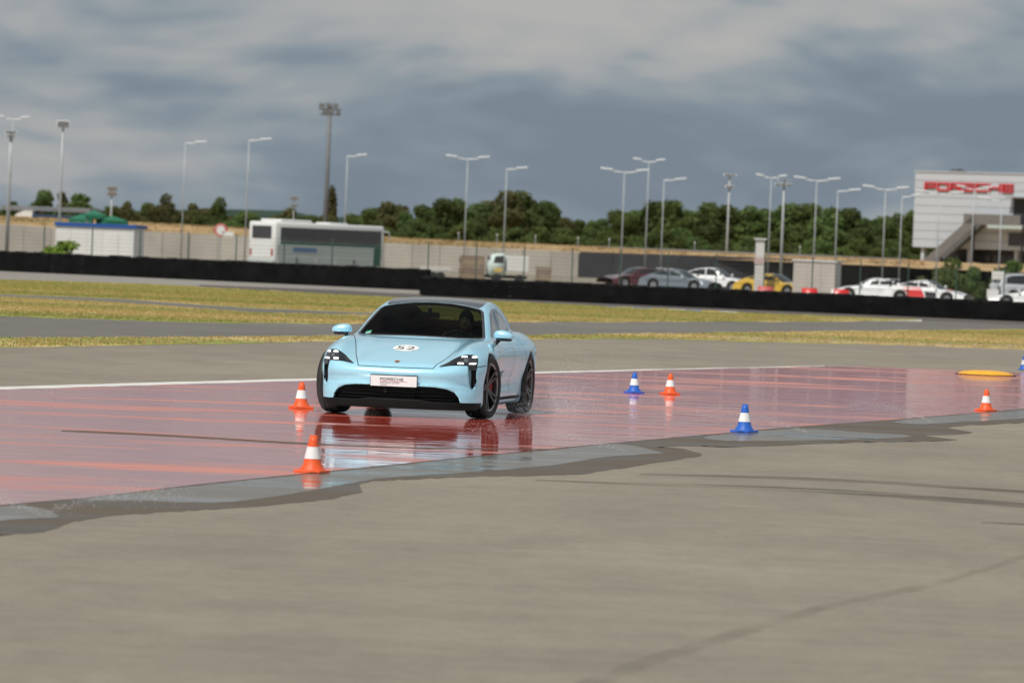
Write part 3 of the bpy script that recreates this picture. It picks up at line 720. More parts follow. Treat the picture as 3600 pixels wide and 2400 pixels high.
ROOFP = [(-.105, 0), (-.10, .22), (-.08, .42), (-.068, .535), (-.2, .560), (-.5, .552), (-.85, .525), (-1.17, .47), (-1.185, .25), (-1.19, 0)]
ROOFP = ROOFP + [(u, -v) for u, v in ROOFP[-2:0:-1]]
patch('glass_roof', bv, ROOFP, 'Z+', .0025, m_blkgl, car, .07)
# bonnet lines
for s in (1, -1):
    strip('bonnet_gap', bv, [(2.395, .425 * s), (2.25, .465 * s), (2.0, .525 * s), (1.7, .585 * s), (1.4, .650 * s), (1.15, .715 * s), (1.0, .765 * s)], .009, 'Z+', .0015, m_seam, car)
strip('bonnet_gap', bv, [(2.392, -.425), (2.412, -.28), (2.422, -.12), (2.424, 0), (2.422, .12), (2.412, .28), (2.392, .425)], .010, 'Z+', .0015, m_seam, car)
# headlamps
HEADL = [(.485, .583), (.56, .628), (.63, .678), (.70, .714), (.765, .726), (.815, .722), (.85, .702), (.868, .660), (.870, .600), (.866, .56), (.800, .56), (.795, .598), (.77, .606), (.70, .604), (.62, .600), (.54, .588)]
HEADL = smooth_poly(HEADL, .02)
for s in (1, -1):
    hl = patch('headlight', bv, [(u * s, v) for u, v in HEADL], 'X+', .004, m_blkgl, car, .03)
    patch('reflector', bv, [(u * s, v) for u, v in [(.655, .625), (.85, .625), (.845, .695), (.70, .695)]], 'X+', .006, m_lampin, hl, .03)
    patch('lens', bv, [(u * s, v) for u, v in [(.735, .643), (.775, .643), (.775, .678), (.735, .678)]], 'X+', .008, m_lipa, hl, .03)
    for q in ([(.700, .692), (.762, .694), (.755, .706), (.710, .703)], [(.802, .692), (.850, .692), (.845, .704), (.808, .705)], [(.675, .617), (.742, .619), (.734, .631), (.682, .630)], [(.790, .619), (.852, .619), (.855, .631), (.800, .632)]):
        patch('daytime_lamp', bv, smooth_poly([(u * s, v) for u, v in q], .012), 'X+', .010, m_led, hl, .03)
# slit floors, grille backing, lip
GB = inset(GRILLE, -.01)
bm = B()
for (y0, y1) in ((-.76, .76),):
    n = 24; pr = None
    for i in range(n + 1):
        y = y0 + (y1 - y0) * i / n; x = float(PLAN(abs(y))) - .13
        cur = (bm.verts.new((x, y, .15)), bm.verts.new((x, y, .40)))
        if pr: bm.faces.new((pr[0], cur[0], cur[1], pr[1]))
        pr = cur
gr = obj('grille', bm, m_plast, car)
for zc, wdt in ((.215, .66), (.255, .62), (.295, .56)):
    bm = B(); pr = None
    for i in range(25):
        y = -wdt + 2 * wdt * i / 24; x = float(PLAN(abs(y))) - .085
        r_ = [bm.verts.new((x + a, y, zc + b)) for a, b in ((0, -.006), (.02, -.004), (.02, .004), (0, .006))]
        if pr:
            for k in range(4): bm.faces.new((pr[k], pr[(k + 1) % 4], r_[(k + 1) % 4], r_[k]))
        pr = r_
    obj('slat', bm, m_plast, gr)
part('centre_block', gr, m_plast, [((2.345, 0, .28), (.03, .46, .15))], .01)
bm = B(); lathe(bm, [(.0, .02), (.022, .02), (.03, .0), (.032, -.02)], 16, 'X', (2.362, -.11, .292)); obj('radar_eye', bm, m_blkgl, gr, True)
for s in (1, -1):
    bm = B(); prism(bm, [(u * s, v) for u, v in inset(SLIT, -.012)], 2.03, 2.075, 'YZ'); obj('air_slit', bm, m_plast, car)
zsel = slice(0, int((.235 - .04) / .0135) + 2); xsel = int((1.75 + 2.60) / .0135)
Fl = F0[xsel:, :, zsel] - .007
Zl, Xl, Yl = GZ[:, :, zsel], GX[xsel:], GY
prof_top = .193 + .0 * Yl
Fl = smax(Fl, (Zl - (.190 + .022 * np.clip((.42 - np.abs(Yl)) / .14, 0, 1))) + 0 * Xl, .012)
Fl = np.maximum(Fl, 1.86 - Xl + 0 * Yl + 0 * Zl)
for ax in (AXF,): Fl = np.maximum(Fl, -(np.sqrt((Xl - ax) ** 2 + (Zl - WH_R) ** 2) - ARCH_R) + 0 * Yl)
Vl, Ql = nets(Fl.astype(np.float32), axs[0][xsel:], axs[1], axs[2][zsel])
lip = mesh_obj('front_lip', np_mesh('front_lip', Vl, Ql), m_plast, car, True)
bvl = bvh_of(Vl, Ql)
# plate
PC = Vector((2.483, 0, .402)); pl = thing('plate', '', '', (0, 0, 0)); bpy.data.objects.remove(pl)
plate = part('number_plate', car, m_wplate, [((2.484, 0, .405), (.012, .525, .118))], .004)
plate.rotation_euler = (0, 0, 0)
part('plate_holder', plate, m_plast, [((2.474, 0, .405), (.014, .537, .130)), ((2.445, 0, .405), (.06, .42, .09))], .004)
MP = Matrix.Translation((2.4905, -.155, .404)) @ Matrix(((0, 0, 1, 0), (1, 0, 0, 0), (0, 1, 0, 0), (0, 0, 0, 1)))
# lettering runs from the car's right (photo left) to its left
word('PORSCHE', .265, .030, .0062, .001, m_ink, plate, MP @ Matrix.Translation((0, .006, 0)), 'letter', .2)
bm = B(); prism(bm, [(0, -.006), (.305, -.006), (.305, -.002), (0, -.002)], 0, .001, 'XY', MP); obj('red_rule', bm, m_redink, plate)
for s_, sz, yy, mm in (('EXPERIENCE CENTER', .029, -.030, m_ink), ('LE MANS', .026, -.052, m_ink)):
    me = text_mesh(s_, sz, .80); me.transform(MP @ Matrix.Translation((0, yy, .0006))); o = mesh_obj('plate_lettering', me, mm, plate)
# roundel with 52, crest
cx, rr = 1.735, .146
rd = patch('number_roundel', bv, [(cx + rr * math.cos(a * PI / 24), rr * math.sin(a * PI / 24)) for a in range(48)], 'Z+', .002, m_dec_w, car, .05)
me = text_mesh('52', .205, 1.12)
xs_ = [v.co.x for v in me.vertices]; ys_ = [v.co.y for v in me.vertices]; mx_, my_ = (min(xs_) + max(xs_)) / 2, (min(ys_) + max(ys_)) / 2
bm = B(); bm.from_mesh(me)
for v in bm.verts:
    a, b = v.co.x - mx_, v.co.y - my_
    v.co = Vector((cx - b, a, 0))
cut_grid(bm, .03); lay(bv, bm, 'Z+', .0035); solid('number', bm, m_dec_k, rd, 'Z+')
shield = [(2.335, 0), (2.325, .018), (2.305, .027), (2.275, .030), (2.262, .031), (2.262, -.031), (2.275, -.030), (2.305, -.027), (2.325, -.018)]
cr_ = patch('crest', bv, shield, 'Z+', .003, m_gold, car, .03)
patch('crest_field', bv, [(2.292, .003), (2.292, .026), (2.318, .016), (2.320, .003)], 'Z+', .0045, m_crred, cr_, .03)
patch('crest_field', bv, [(2.290, -.003), (2.268, -.003), (2.268, -.026), (2.290, -.026)], 'Z+', .0045, m_crred, cr_, .03)
patch('crest_field', bv, [(2.302, -.009), (2.283, -.009), (2.283, .009), (2.302, .009)], 'Z+', .006, m_dec_k, cr_, .03)
# permit sticker low in the screen corner on the passenger side
m_stk = mat('green_permit_sticker', (.10, .48, .30), .5, var=.1)
patch('permit_sticker', bv, [(.80, -.640), (.80, -.575), (.735, -.575), (.735, -.640)], 'Z+', .004, m_stk, car, .05)
patch('permit_sticker', bv, [(.825, -.632), (.825, -.575), (.803, -.575), (.803, -.640)], 'Z+', .004, m_dec_w, car, .05)
# parking sensors
for s in (-.33, .33, -.6, .6):
    patch('parking_sensor', bv, [(s + .012 * math.cos(a * PI / 8), .425 + .012 * math.sin(a * PI / 8)) for a in range(16)], 'X+', .0012, m_seam if abs(s) < .0 else m_paint, car, .05)
# mirrors
for s in (1, -1):
    h3 = .008; (a3, X3, Y3, Z3) = grid(.44, .78, .70, 1.12, .76, 1.04, h3)
    cx3, cy3, cz3 = .62, .945, .93
    e = ((np.abs(X3 - cx3) / .085) ** 2.4 + (np.abs(Y3 - cy3 + .0) / .118) ** 2.8 + (np.abs(Z3 - cz3 - .10 * (cy3 - Y3) * .6) / (.068 - .14 * np.maximum(Y3 - cy3, 0))) ** 2.4) - 1
    e = smax(e * .06, (.905 - Z3) + 0 * X3 + 0 * Y3 - .02 * (Y3 - cy3), .012)
    e = np.maximum(e, .575 - X3)
    Vm, Qm = nets(e.astype(np.float32), *a3); Vm = Vm * np.array([1, s, 1]); Qm = Qm[:, ::s]
    wm_ = mesh_obj('wing_mirror', np_mesh('wing_mirror', Vm, Qm), m_paint, car, True)
    bm = B(); prism(bm, [(.585, .86 * s), (.675, .862 * s), (.695, .93 * s), (.675, 1.03 * s), (.62, 1.045 * s), (.585, 1.035 * s)], .874, .9135, 'XY')
    bmesh.ops.bevel(bm, geom=bm.edges[:], offset=.010, segments=2, affect='EDGES'); obj('mirror_base', bm, m_blkgl, wm_, True)
    bm = B(); tube(bm, [(.64, .78 * s, .800), (.645, .85 * s, .835), (.64, .90 * s, .895)], [.035, .028, .026], 10); obj('mirror_arm', bm, m_blkgl, wm_, True)
    part('mirror_glass', wm_, m_mirgl, [((.572, .945 * s, .945), (.004, .18, .075))], .001)
# tail lamps, rear trim
bm = B()
tl = patch('tail_light', bv, [(-.80, .80), (.80, .80), (.80, .835), (-.80, .835)], 'X-', .004, m_tail, car, .05)
patch('rear_diffuser', bv, [(-.75, .16), (.75, .16), (.70, .36), (-.70, .36)], 'X-', .004, m_plast, car, .08)

# wheels
def make_tyre(r=WH_R, wd=.262, rim_r=.268):
    bm = B(); hw = wd / 2
    lathe(bm, [(rim_r, -hw * .80), (rim_r + .02, -hw * .98), (r - .045, -hw * 1.02), (r - .014, -hw * .90), (r - .003, -hw * .70), (r, -hw * .34), (r - .006, -hw * .33), (r - .006, -hw * .29), (r, -hw * .28), (r + .001, -.006), (r - .006, -.005), (r - .006, .005), (r + .001, .006),
               (r, hw * .28), (r - .006, hw * .29), (r - .006, hw * .33), (r, hw * .34), (r - .003, hw * .70), (r - .014, hw * .90), (r - .045, hw * 1.02), (rim_r + .02, hw * .98), (rim_r, hw * .80)], 56, 'Y')
    return bm
def make_rim(rim_r=.270, wd=.262):
    hw = wd / 2; bm = B()
    for k in range(10):
        a = 2 * PI * (k // 2) / 5 + (.16 if k % 2 else -.16)
        M = Matrix.Rotation(a, 4, 'Y')
        prs = [(.035, hw * .55, .018), (.12, hw * .62, .017), (.20, hw * .74, .015), (.262, hw * .86, .020)]; pr = None
        for (rr_, yy, ww) in prs:
            q = [bm.verts.new(M @ Vector((rr_, yy + b, c))) for b, c in ((0, -ww), (0, ww), (-.03, ww * .8), (-.03, -ww * .8))]
            if pr:
                for j in range(4): bm.faces.new((pr[j], pr[(j + 1) % 4], q[(j + 1) % 4], q[j]))
            else: bm.faces.new(q[::-1])
            pr = q
        bm.faces.new(pr)
    lathe(bm, [(0, hw * .62), (.045, hw * .60), (.062, hw * .52), (.062, hw * .2)], 24, 'Y')
    lathe(bm, [(.252, hw * .82), (.250, 0), (.245, -hw * .8)], 48, 'Y')
    return bm
def make_wheel(loc, s, steer):
    wh = bpy.data.objects.new('wheel', None); link(wh, car); wh.location = loc; wh.rotation_euler = (0, 0, steer + (0 if s > 0 else PI))
    obj('tyre', make_tyre(), m_tyre, wh, True); obj('rim', make_rim(), m_rim, wh, False)
    bm = B(); lathe(bm, [(.250, .098), (.262, .112), (.275, .112), (.276, .100)], 56, 'Y'); obj('rim_lip', bm, m_lipa, wh, True)
    bm = B(); lathe(bm, [(.07, .035), (.195, .035), (.195, .01), (.07, .01)], 36, 'Y'); obj('brake_disc', bm, m_disc, wh)
    bm = B()
    prism(bm, [(.14 * math.cos(a), .14 * math.sin(a)) for a in (2.5, 2.8, 3.1, 3.4, 3.7)] + [(.215 * math.cos(a), .215 * math.sin(a)) for a in (3.7, 3.4, 3.1, 2.8, 2.5)], -.005, .06, 'XZ'); obj('brake_caliper', bm, m_cal, wh)
    return wh
make_wheel((AXF, .835, WH_R), 1, R(-9)); make_wheel((AXF, -.835, WH_R), -1, R(-9))
make_wheel((AXR, .845, WH_R), 1, 0); make_wheel((AXR, -.845, WH_R), -1, 0)
# underbody
bm = B(); box(bm, (0, 0, .18), (3.9, 1.2, .08)); box(bm, (1.45, 0, .40), (.9, 1.16, .40)); box(bm, (-1.45, 0, .40), (.9, 1.16, .40)); obj('underbody', bm, m_dark, car)
# cabin
def seat(x, y, rear=False):
    o = bpy.data.objects.new('seat', None); link(o, car); o.location = (x, y, .30)
    part('cushion', o, m_dark, [((0, 0, .10), (.52, .50, .18))], .05, True)
    bm = B(); box(bm, (-.30, 0, .38), (.14, .48, .56), 0, .05, Matrix.Rotation(R(-14), 4, 'Y')); obj('backrest', bm, m_dark, o, True)
    bm = B(); box(bm, (-.34, 0, .74), (.10, .25, .17), 0, .045, Matrix.Rotation(R(-14), 4, 'Y')); obj('headrest', bm, m_dark, o, True)
seat(-.10, .37); seat(-.10, -.37)
part('rear_bench', car, m_dark, [((-1.0, 0, .42), (.5, 1.15, .22)), ((-1.28, 0, .62), (.14, 1.15, .46))], .05, True)
part('dashboard', car, m_dark, [((.72, 0, .70), (.42, 1.36, .26)), ((.56, .37, .84), (.20, .36, .05))], .05, True)
bm = B(); 
M = Matrix.Translation((.36, .37, .80)) @ Matrix.Rotation(R(-66), 4, 'Y')
N = 32
for k in range(N):
    pass
ringp = [(M @ Vector((.182 * math.cos(2 * PI * k / N), .182 * math.sin(2 * PI * k / N), 0))) for k in range(N + 1)]
tube(bm, ringp, .016, 8, False)
for a in (0, PI, PI / 2 * 3): tube(bm, [M @ Vector((.03 * math.cos(a + PI / 2), .03 * math.sin(a + PI / 2), -.02)), M @ Vector((.175 * math.cos(a + PI / 2), .175 * math.sin(a + PI / 2), 0))], .016, 6)
m_sw = mat('grey_leather', (.06, .062, .066), .5, var=.1)
box(bm, (0, 0, -.02), (.10, .12, .04), 0, .01, M); obj('steering_wheel', bm, m_sw, car, True)
part('rear_view_mirror', car, m_dark, [((.20, 0, 1.135), (.03, .24, .065)), ((.17, 0, 1.19), (.03, .05, .07))], .012, True)

# ------------------------------------------------------------------ driver, seated behind the wheel
def skin_body(name, joints, edges, parent, m, sub=2, root=0):
    me = bpy.data.meshes.new(name); me.from_pydata([j[0] for j in joints], edges, []); o = link(bpy.data.objects.new(name, me), parent)
    md = o.modifiers.new('skin', 'SKIN'); md.use_smooth_shade = True
    for v, j in zip(me.skin_vertices[0].data, joints):
        v.radius = j[1] if isinstance(j[1], tuple) else (j[1], j[1])
    me.skin_vertices[0].data[root].use_root = True
    o.modifiers.new('sub', 'SUBSURF').levels = sub; o.modifiers['sub'].render_levels = sub
    me.materials.append(m); return o
m_shirt = mat('dark_navy_shirt', (.022, .025, .035), .85, var=.2, scale=20)
m_skin = mat('skin', (.26, .145, .10), .55, var=.08, scale=12)
m_hair = mat('dark_hair', (.02, .014, .010), .6, var=.2, scale=60)
drv = thing('person', 'driver in a dark shirt sitting behind the steering wheel of the blue car', 'person', car.location, car.rotation_euler.z)
sx, sy = -.16, .37
J = [((sx, sy, .50), (.17, .14)), ((sx - .04, sy, .68), (.15, .12)), ((sx - .09, sy, .80), (.17, .12)), ((sx - .10, sy, .90), (.09, .08)), ((sx - .09, sy, .95), (.055, .055)), ((sx - .075, sy, .99), (.055, .055)),
     ((sx - .09, sy + .17, .85), .065), ((sx + .10, sy + .24, .72), .05), ((sx + .36, sy + .19, .83), .036), ((sx + .44, sy + .165, .87), .03),
     ((sx - .09, sy - .17, .85), .065), ((sx + .10, sy - .24, .72), .05), ((sx + .36, sy - .19, .83), .036), ((sx + .44, sy - .165, .87), .03),
     ((sx + .10, sy + .10, .50), .095), ((sx + .50, sy + .13, .56), .075), ((sx + .72, sy + .11, .26), .05), ((sx + .10, sy - .10, .50), .095), ((sx + .50, sy - .13, .56), .075), ((sx + .72, sy - .11, .26), .05)]
Eg = [(0, 1), (1, 2), (2, 3), (3, 4), (4, 5), (3, 6), (6, 7), (7, 8), (8, 9), (3, 10), (10, 11), (11, 12), (12, 13), (0, 14), (14, 15), (15, 16), (0, 17), (17, 18), (18, 19)]
skin_body('clothed_body', J, Eg, drv, m_shirt)
hx, hy, hz = .02 + sx - .06, sy, 1.075
(a4, X4, Y4, Z4) = grid(hx - .16, hx + .18, hy - .13, hy + .13, hz - .19, hz + .17, .008)
u, v_, t_ = X4 - hx, Y4 - hy, Z4 - hz
he = np.sqrt((u / .098) ** 2 + (v_ / .078) ** 2 + (t_ / .118) ** 2) * .09 - .09
jaw = np.sqrt(((u - .025) / .07) ** 2 + (v_ / .058) ** 2 + ((t_ + .075) / .055) ** 2) * .06 - .06
he = smin(he, jaw, .05)
nose = np.sqrt(((u - .10) / .025) ** 2 + (v_ / .014) ** 2 + ((t_ + .015) / .030) ** 2) * .018 - .018
he = smin(he, nose, .015)
for sgn in (1, -1):
    he = smin(he, np.sqrt(((u + .005) / .025) ** 2 + ((v_ - sgn * .082) / .010) ** 2 + (t_ / .032) ** 2) * .012 - .012, .008)
    he = smax(he, -(np.sqrt(((u - .098) / .018) ** 2 + ((v_ - sgn * .033) / .020) ** 2 + ((t_ - .018) / .012) ** 2) * .012 - .012), .012)
he = smax(he, -(np.sqrt(((u - .098) / .02) ** 2 + (v_ / .025) ** 2 + ((t_ + .065) / .004) ** 2) * .004 - .004), .004)
Vh, Qh = nets(he.astype(np.float32), *a4); mesh_obj('head', np_mesh('head', Vh, Qh), m_skin, drv, True)
ha = np.maximum(np.sqrt(((u + .008) / .108) ** 2 + (v_ / .088) ** 2 + ((t_ - .01) / .125) ** 2) * .1 - .1, (u * .9 - .055 - t_ * .55))
ha = smax(ha, -(t_ + .03 + u * .4), .02)
Vh, Qh = nets(ha.astype(np.float32), *a4); mesh_obj('hair', np_mesh('hair', Vh, Qh), m_hair, drv, True)
for sgn in (1, -1):
    hd = bpy.data.objects.new('hand', None); link(hd, drv); base = Vector((sx + .445, sy + .165 * sgn, .875))
    skin_body('palm', [(base + Vector((-.03, 0, -.02)), .028), (base + Vector((.02, 0, .02)), (.034, .022)), (base + Vector((.055, 0, .04)), (.034, .02))], [(0, 1), (1, 2)], hd, m_skin)
    for k in range(4):
        o_ = Vector((.055, 0, .04 + (k - 1.5) * .017)); skin_body('finger', [(base + o_, .009), (base + o_ + Vector((.03, -.008 * sgn, .006)), .0085), (base + o_ + Vector((.04, .022 * -sgn, .004)), .008), (base + o_ + Vector((.018, .036 * -sgn, .0)), .007)], [(0, 1), (1, 2), (2, 3)], hd, m_skin, 1)
    skin_body('thumb', [(base + Vector((.0, -.01 * sgn, .02)), .011), (base + Vector((.022, -.03 * sgn, .045)), .010), (base + Vector((.04, -.035 * sgn, .05)), .008)], [(0, 1), (1, 2)], hd, m_skin, 1)
# ------------------------------------------------------------------ tyre walls
m_wtyre = mat('old_black_tyre', (.010, .010, .0105), .85, var=.3, scale=6, spec=.2, rnd=.25)
bm = B(); lathe(bm, [(.17, -.055), (.19, -.095), (.27, -.10), (.305, -.07), (.31, 0), (.305, .07), (.27, .10), (.19, .095), (.17, .055)], 18, 'Z'); 
bmesh.ops.recalc_face_normals(bm, faces=bm.faces); tyre_me = bpy.data.meshes.new('tyre'); bm.to_mesh(tyre_me); bm.free(); tyre_me.materials.append(m_wtyre); tyre_me.polygons.foreach_set('use_smooth', [True] * len(tyre_me.polygons))
rt = random.Random(3)
def tyre_wall(label, p0, p1, rows, seed):
    d = (p1 - p0); n = int(d.length / .60); d.normalize()
    t = thing('tyre_wall', label, 'tyre wall', p0, math.atan2(d.y, d.x))
    for i in range(n):
        wob = .06 * math.sin(i * .55 + seed) + rt.uniform(-.03, .03); zz_ = 0
        for r in range(rows):
            o = bpy.data.objects.new('tyre', tyre_me); link(o, t); k = rt.uniform(.94, 1.04)
            o.scale = (1.02, 1.02, k); o.location = (i * .60 + .3, wob + rt.uniform(-.015, .015), zz_ + .10 * k); o.rotation_euler = (rt.uniform(-.02, .02), rt.uniform(-.02, .02), rt.uniform(0, 6)); zz_ += .197 * k
    m_belt = mat('black_conveyor_belt', (.0065, .0065, .007), .9, var=.4, scale=1.5, spec=.15)
    bm = B(); L_ = n * .6; k = int(L_ / .9); pr = None; hh = rows * .197 * .86
    for i in range(k + 1):
        x = L_ * i / k; y = -.345 + .06 * math.sin(x / .6 * .55 + seed) + rt.uniform(-.02, .02); top = hh + rt.uniform(-.035, .025)
        q = [bm.verts.new((x, y - .006, .03)), bm.verts.new((x, y + .006 - .02 + rt.uniform(-.01, .01), hh * .5)), bm.verts.new((x, y - .006, top)), bm.verts.new((x, y + .006, top)), bm.verts.new((x, y + .006, .03))]
        if pr:
            for a in range(5): bm.faces.new((pr[a], q[a], q[(a + 1) % 5], pr[(a + 1) % 5]))
        pr = q
    obj('belt_facing', bm, m_belt, t)
    return t
tyre_wall('long black tyre wall at left, farther from the road and ending behind the blue car', gx(-420, 279), gx(1545, 258), 5, 1.0)
tyre_wall('long black tyre wall nearer the road, running to the right edge', gx(1490, 230), gx(4250, 219), 4, 2.2)

# ------------------------------------------------------------------ mesh fence behind the tyre walls
m_fence = mat('green_fence_coating', (.045, .085, .07), .5, var=.15)
m_wire = mat('grey_fence_wire', (.10, .115, .115), .5, .3, var=.1)
FY, FH, PW = 296.0, 2.15, 2.5
x_left = gx(-350, FY).x; x_right = gx(4000, FY).x
fence = thing('mesh_fence', 'tall green wire mesh fence running behind the tyre walls', 'fence', (x_left, FY, 0))
npan = int((x_right - x_left) / PW)
bm = B()
for k in range(11): box(bm, (PW / 2, 0, .12 + k * .2), (PW - .06, .007, .010))
for k in range(24): box(bm, (.06 + k * .1035, .008, 1.08), (.004, .004, 2.06))
bmesh.ops.recalc_face_normals(bm, faces=bm.faces); pan_me = bpy.data.meshes.new('mesh_panel'); bm.to_mesh(pan_me); bm.free(); pan_me.materials.append(m_wire)
bm = B(); box(bm, (0, 0, FH / 2 + .03), (.06, .05, FH + .06)); box(bm, (0, 0, FH + .075), (.07, .06, .03)); post_me = bpy.data.meshes.new('post'); bmesh.ops.recalc_face_normals(bm, faces=bm.faces); bm.to_mesh(post_me); bm.free(); post_me.materials.append(m_fence)
for i in range(npan + 1):
    o = link(bpy.data.objects.new('post', post_me), fence); o.location = (i * PW, 0, 0)
    if i < npan: o = link(bpy.data.objects.new('mesh_panel', pan_me), fence); o.location = (i * PW, 0, 0)

# ------------------------------------------------------------------ retaining walls and earth bank
m_conc = mat('beige_concrete', (.44, .405, .355), .9, var=.10, scale=.35, bump=.15, bscale=6, rnd=.07)
m_dwall = mat('dark_grey_cladding', (.050, .050, .056), .6, var=.12, scale=.5, rnd=.08)
def panel_wall(name, label, m, px0, px1, Y0, Y1, h0, h1, wd, dep=.16):
    a, b = gx(px0, Y0), gx(px1, Y1); d = b - a; n = max(1, round(d.length / wd)); u = d.length / n; d.normalize()
    t = thing(name, label, 'wall', a, math.atan2(d.y, d.x)); rr_ = random.Random(len(label))
    bm = B(); box(bm, (d.length * n * u / 2, .12, (h0 + h1) / 4 - .1), (n * u, .12, (h0 + h1) / 2 - .25)); obj('core', bm, m, t)
    for i in range(n):
        f = (i + .5) / n; hh = h0 + (h1 - h0) * f + rr_.uniform(-.02, .02)
        bm = B(); box(bm, (i * u + u / 2, rr_.uniform(-.012, .012), hh / 2), (u - .035, dep - .04, hh), 0, .012); obj('panel', bm, m, t)
    return t
WY = 486
panel_wall('concrete_wall', 'beige concrete panel wall along the foot of the earth bank', m_conc, -600, 2035, WY, WY, 2.62, 2.12, 2.4)
panel_wall('clad_wall', 'dark grey clad wall right of the beige concrete wall', m_dwall, 2038, 3190, WY - 2, WY + 4, 2.15, 2.35, 3.0)
m_bank = ground_mat('dry_earth_bank', [(.12, (.35, 1), (.26, .205, .095), (.52, .365, .21), 1, .34, .58), (.9, (.6, 1), (.72, .72, .68), (1, 1, 1), .9, .3, .65), (5., (1, 1), (.75, .75, .7), (1, 1, 1), .8, .3, .65)], 1.0, .05)
btop = cub([(-900, 3.3), (0, 3.22), (500, 3.15), (1000, 2.95), (1500, 2.68), (2000, 2.62), (2600, 2.50), (3200, 2.55), (4500, 2.6)])
bm = B(); rows_ = []
rb = random.Random(4)
for i in range(181):
    px = -900 + 30 * i; h = float(btop(px)); r_ = []
    for Y, k in ((WY + .3, .0), (WY + 3, .45), (WY + 8, .85), (WY + 16, 1.0), (WY + 40, .97), (WY + 90, .80), (WY + 160, .6), (WY + 420, .3), (WY + 900, -.6)):
        base = 2.0 if px < 3200 else 1.9; z = base + (h - base) * k + (rb.uniform(-.07, .07) if k > .2 else 0)
        if k < 0: z = -.3
        p = gx(px, Y); r_.append(bm.verts.new((p.x, p.y, z)))
    rows_.append(r_)
for a, b in zip(rows_, rows_[1:]):
    for k in range(8): bm.faces.new((a[k], b[k], b[k + 1], a[k + 1]))
bank = obj('earth_bank', bm, m_bank, None, True); bank['kind'] = 'structure'
# dry weeds on the crest
def crest_blades():
    r = np.random.RandomState(9); n = 26000
    px = r.uniform(-300, 3250, n); Y = WY + r.uniform(1, 26, n); ux = np.array([gx(a, b).x for a, b in zip(px, Y)])
    hz_ = 2.0 + (btop(px) - 2.0) * np.interp(Y - WY, [0, 3, 8, 16, 40], [0, .45, .85, 1.0, .97]) - .05
    h = r.uniform(.05, .20, n) * (r.rand(n) < .8); wd = r.uniform(.03, .10, n)
    V = np.zeros((n, 3, 3)); V[:, 0] = np.stack([ux - wd, Y, hz_], 1); V[:, 1] = np.stack([ux + wd, Y, hz_], 1); V[:, 2] = np.stack([ux + r.normal(0, .1, n), Y + r.normal(0, .1, n), hz_ + h], 1)
    o = mesh_obj('weeds', np_mesh('weeds', V.reshape(-1, 3), np.arange(n * 3).reshape(-1, 3)), m_bank); tag(o, 'dry brown weeds on top of the earth bank', 'weeds', kind='stuff')
crest_blades()
m_steel = mat('galvanised_steel', (.36, .38, .40), .45, .6, var=.1, scale=3)
gr0, gr1 = gx(2080, 575), gx(3190, 575)
rail = thing('guard_rail', 'grey steel guard rail along the road on top of the bank', 'guard rail', (gr0.x, 575, 1.9))
part('beam', rail, m_steel, [(((gr1.x - gr0.x) / 2, 0, .78), (gr1.x - gr0.x, .06, .32))])
for i in range(9): part('post', rail, m_steel, [(((gr1.x - gr0.x) * (i + .3) / 9, .08, .25), (.09, .09, 1.2))])
for i, px in enumerate((1610, 1745, 1880, 2030, 2140, 2440, 2810)):
    p = gx(px, WY + 10); t = thing('marker_post', '', 'post', (p.x, p.y, 2.2), group='marker posts on the earth bank')
    t['label'] = ['grey marker post on the bank left of the wooded dip', 'grey marker post on the bank below the tallest wood', 'grey marker post on the bank right of the tallest wood', 'grey marker post above the right end of the concrete wall', 'grey marker post just right of the concrete wall end', 'grey marker post on the bank above the silver parked car', 'grey marker post on the bank above the beige cabin'][i]
    part('shaft', t, m_steel, [((0, 0, .5), (.09, .09, 1.5))]); part('cap', t, m_white, [((0, -.01, 1.16), (.12, .10, .16))])

# ------------------------------------------------------------------ hills, trees
m_hill = mat('far_woodland', (.040, .062, .050), 1.0, var=.35, scale=.01, spec=.0, coords='Object')
bm = B(); pr = None; rh = random.Random(2)
for i in range(141):
    x = -1400 + 20 * i; z = 17 + 3.2 * math.sin(i * .11) + 2.4 * math.sin(i * .31 + 1) + rh.uniform(-.8, .8) + (4 if x < -150 else 0)
    q = [bm.verts.new((x, 3800, -1)), bm.verts.new((x, 4000, z)), bm.verts.new((x, 4600, z * .9)), bm.verts.new((x, 5200, -1))]
    if pr:
        for k in range(3): bm.faces.new((pr[k], q[k], q[k + 1], pr[k + 1]))
    pr = q
obj('hills', bm, m_hill)['kind'] = 'structure'
m_leaf = [mat('leaf_deep', (.090, .130, .046), .75, c2=(.130, .175, .060), scale=.45, spec=.15, rnd=.28), mat('leaf_mid', (.105, .150, .048), .75, c2=(.150, .195, .064), scale=.45, spec=.15, rnd=.25), mat('leaf_olive', (.115, .122, .050), .75, c2=(.165, .160, .068), scale=.45, spec=.15, rnd=.2)]
m_bark = mat('tree_bark', (.085, .066, .050), .9, var=.25, scale=3)
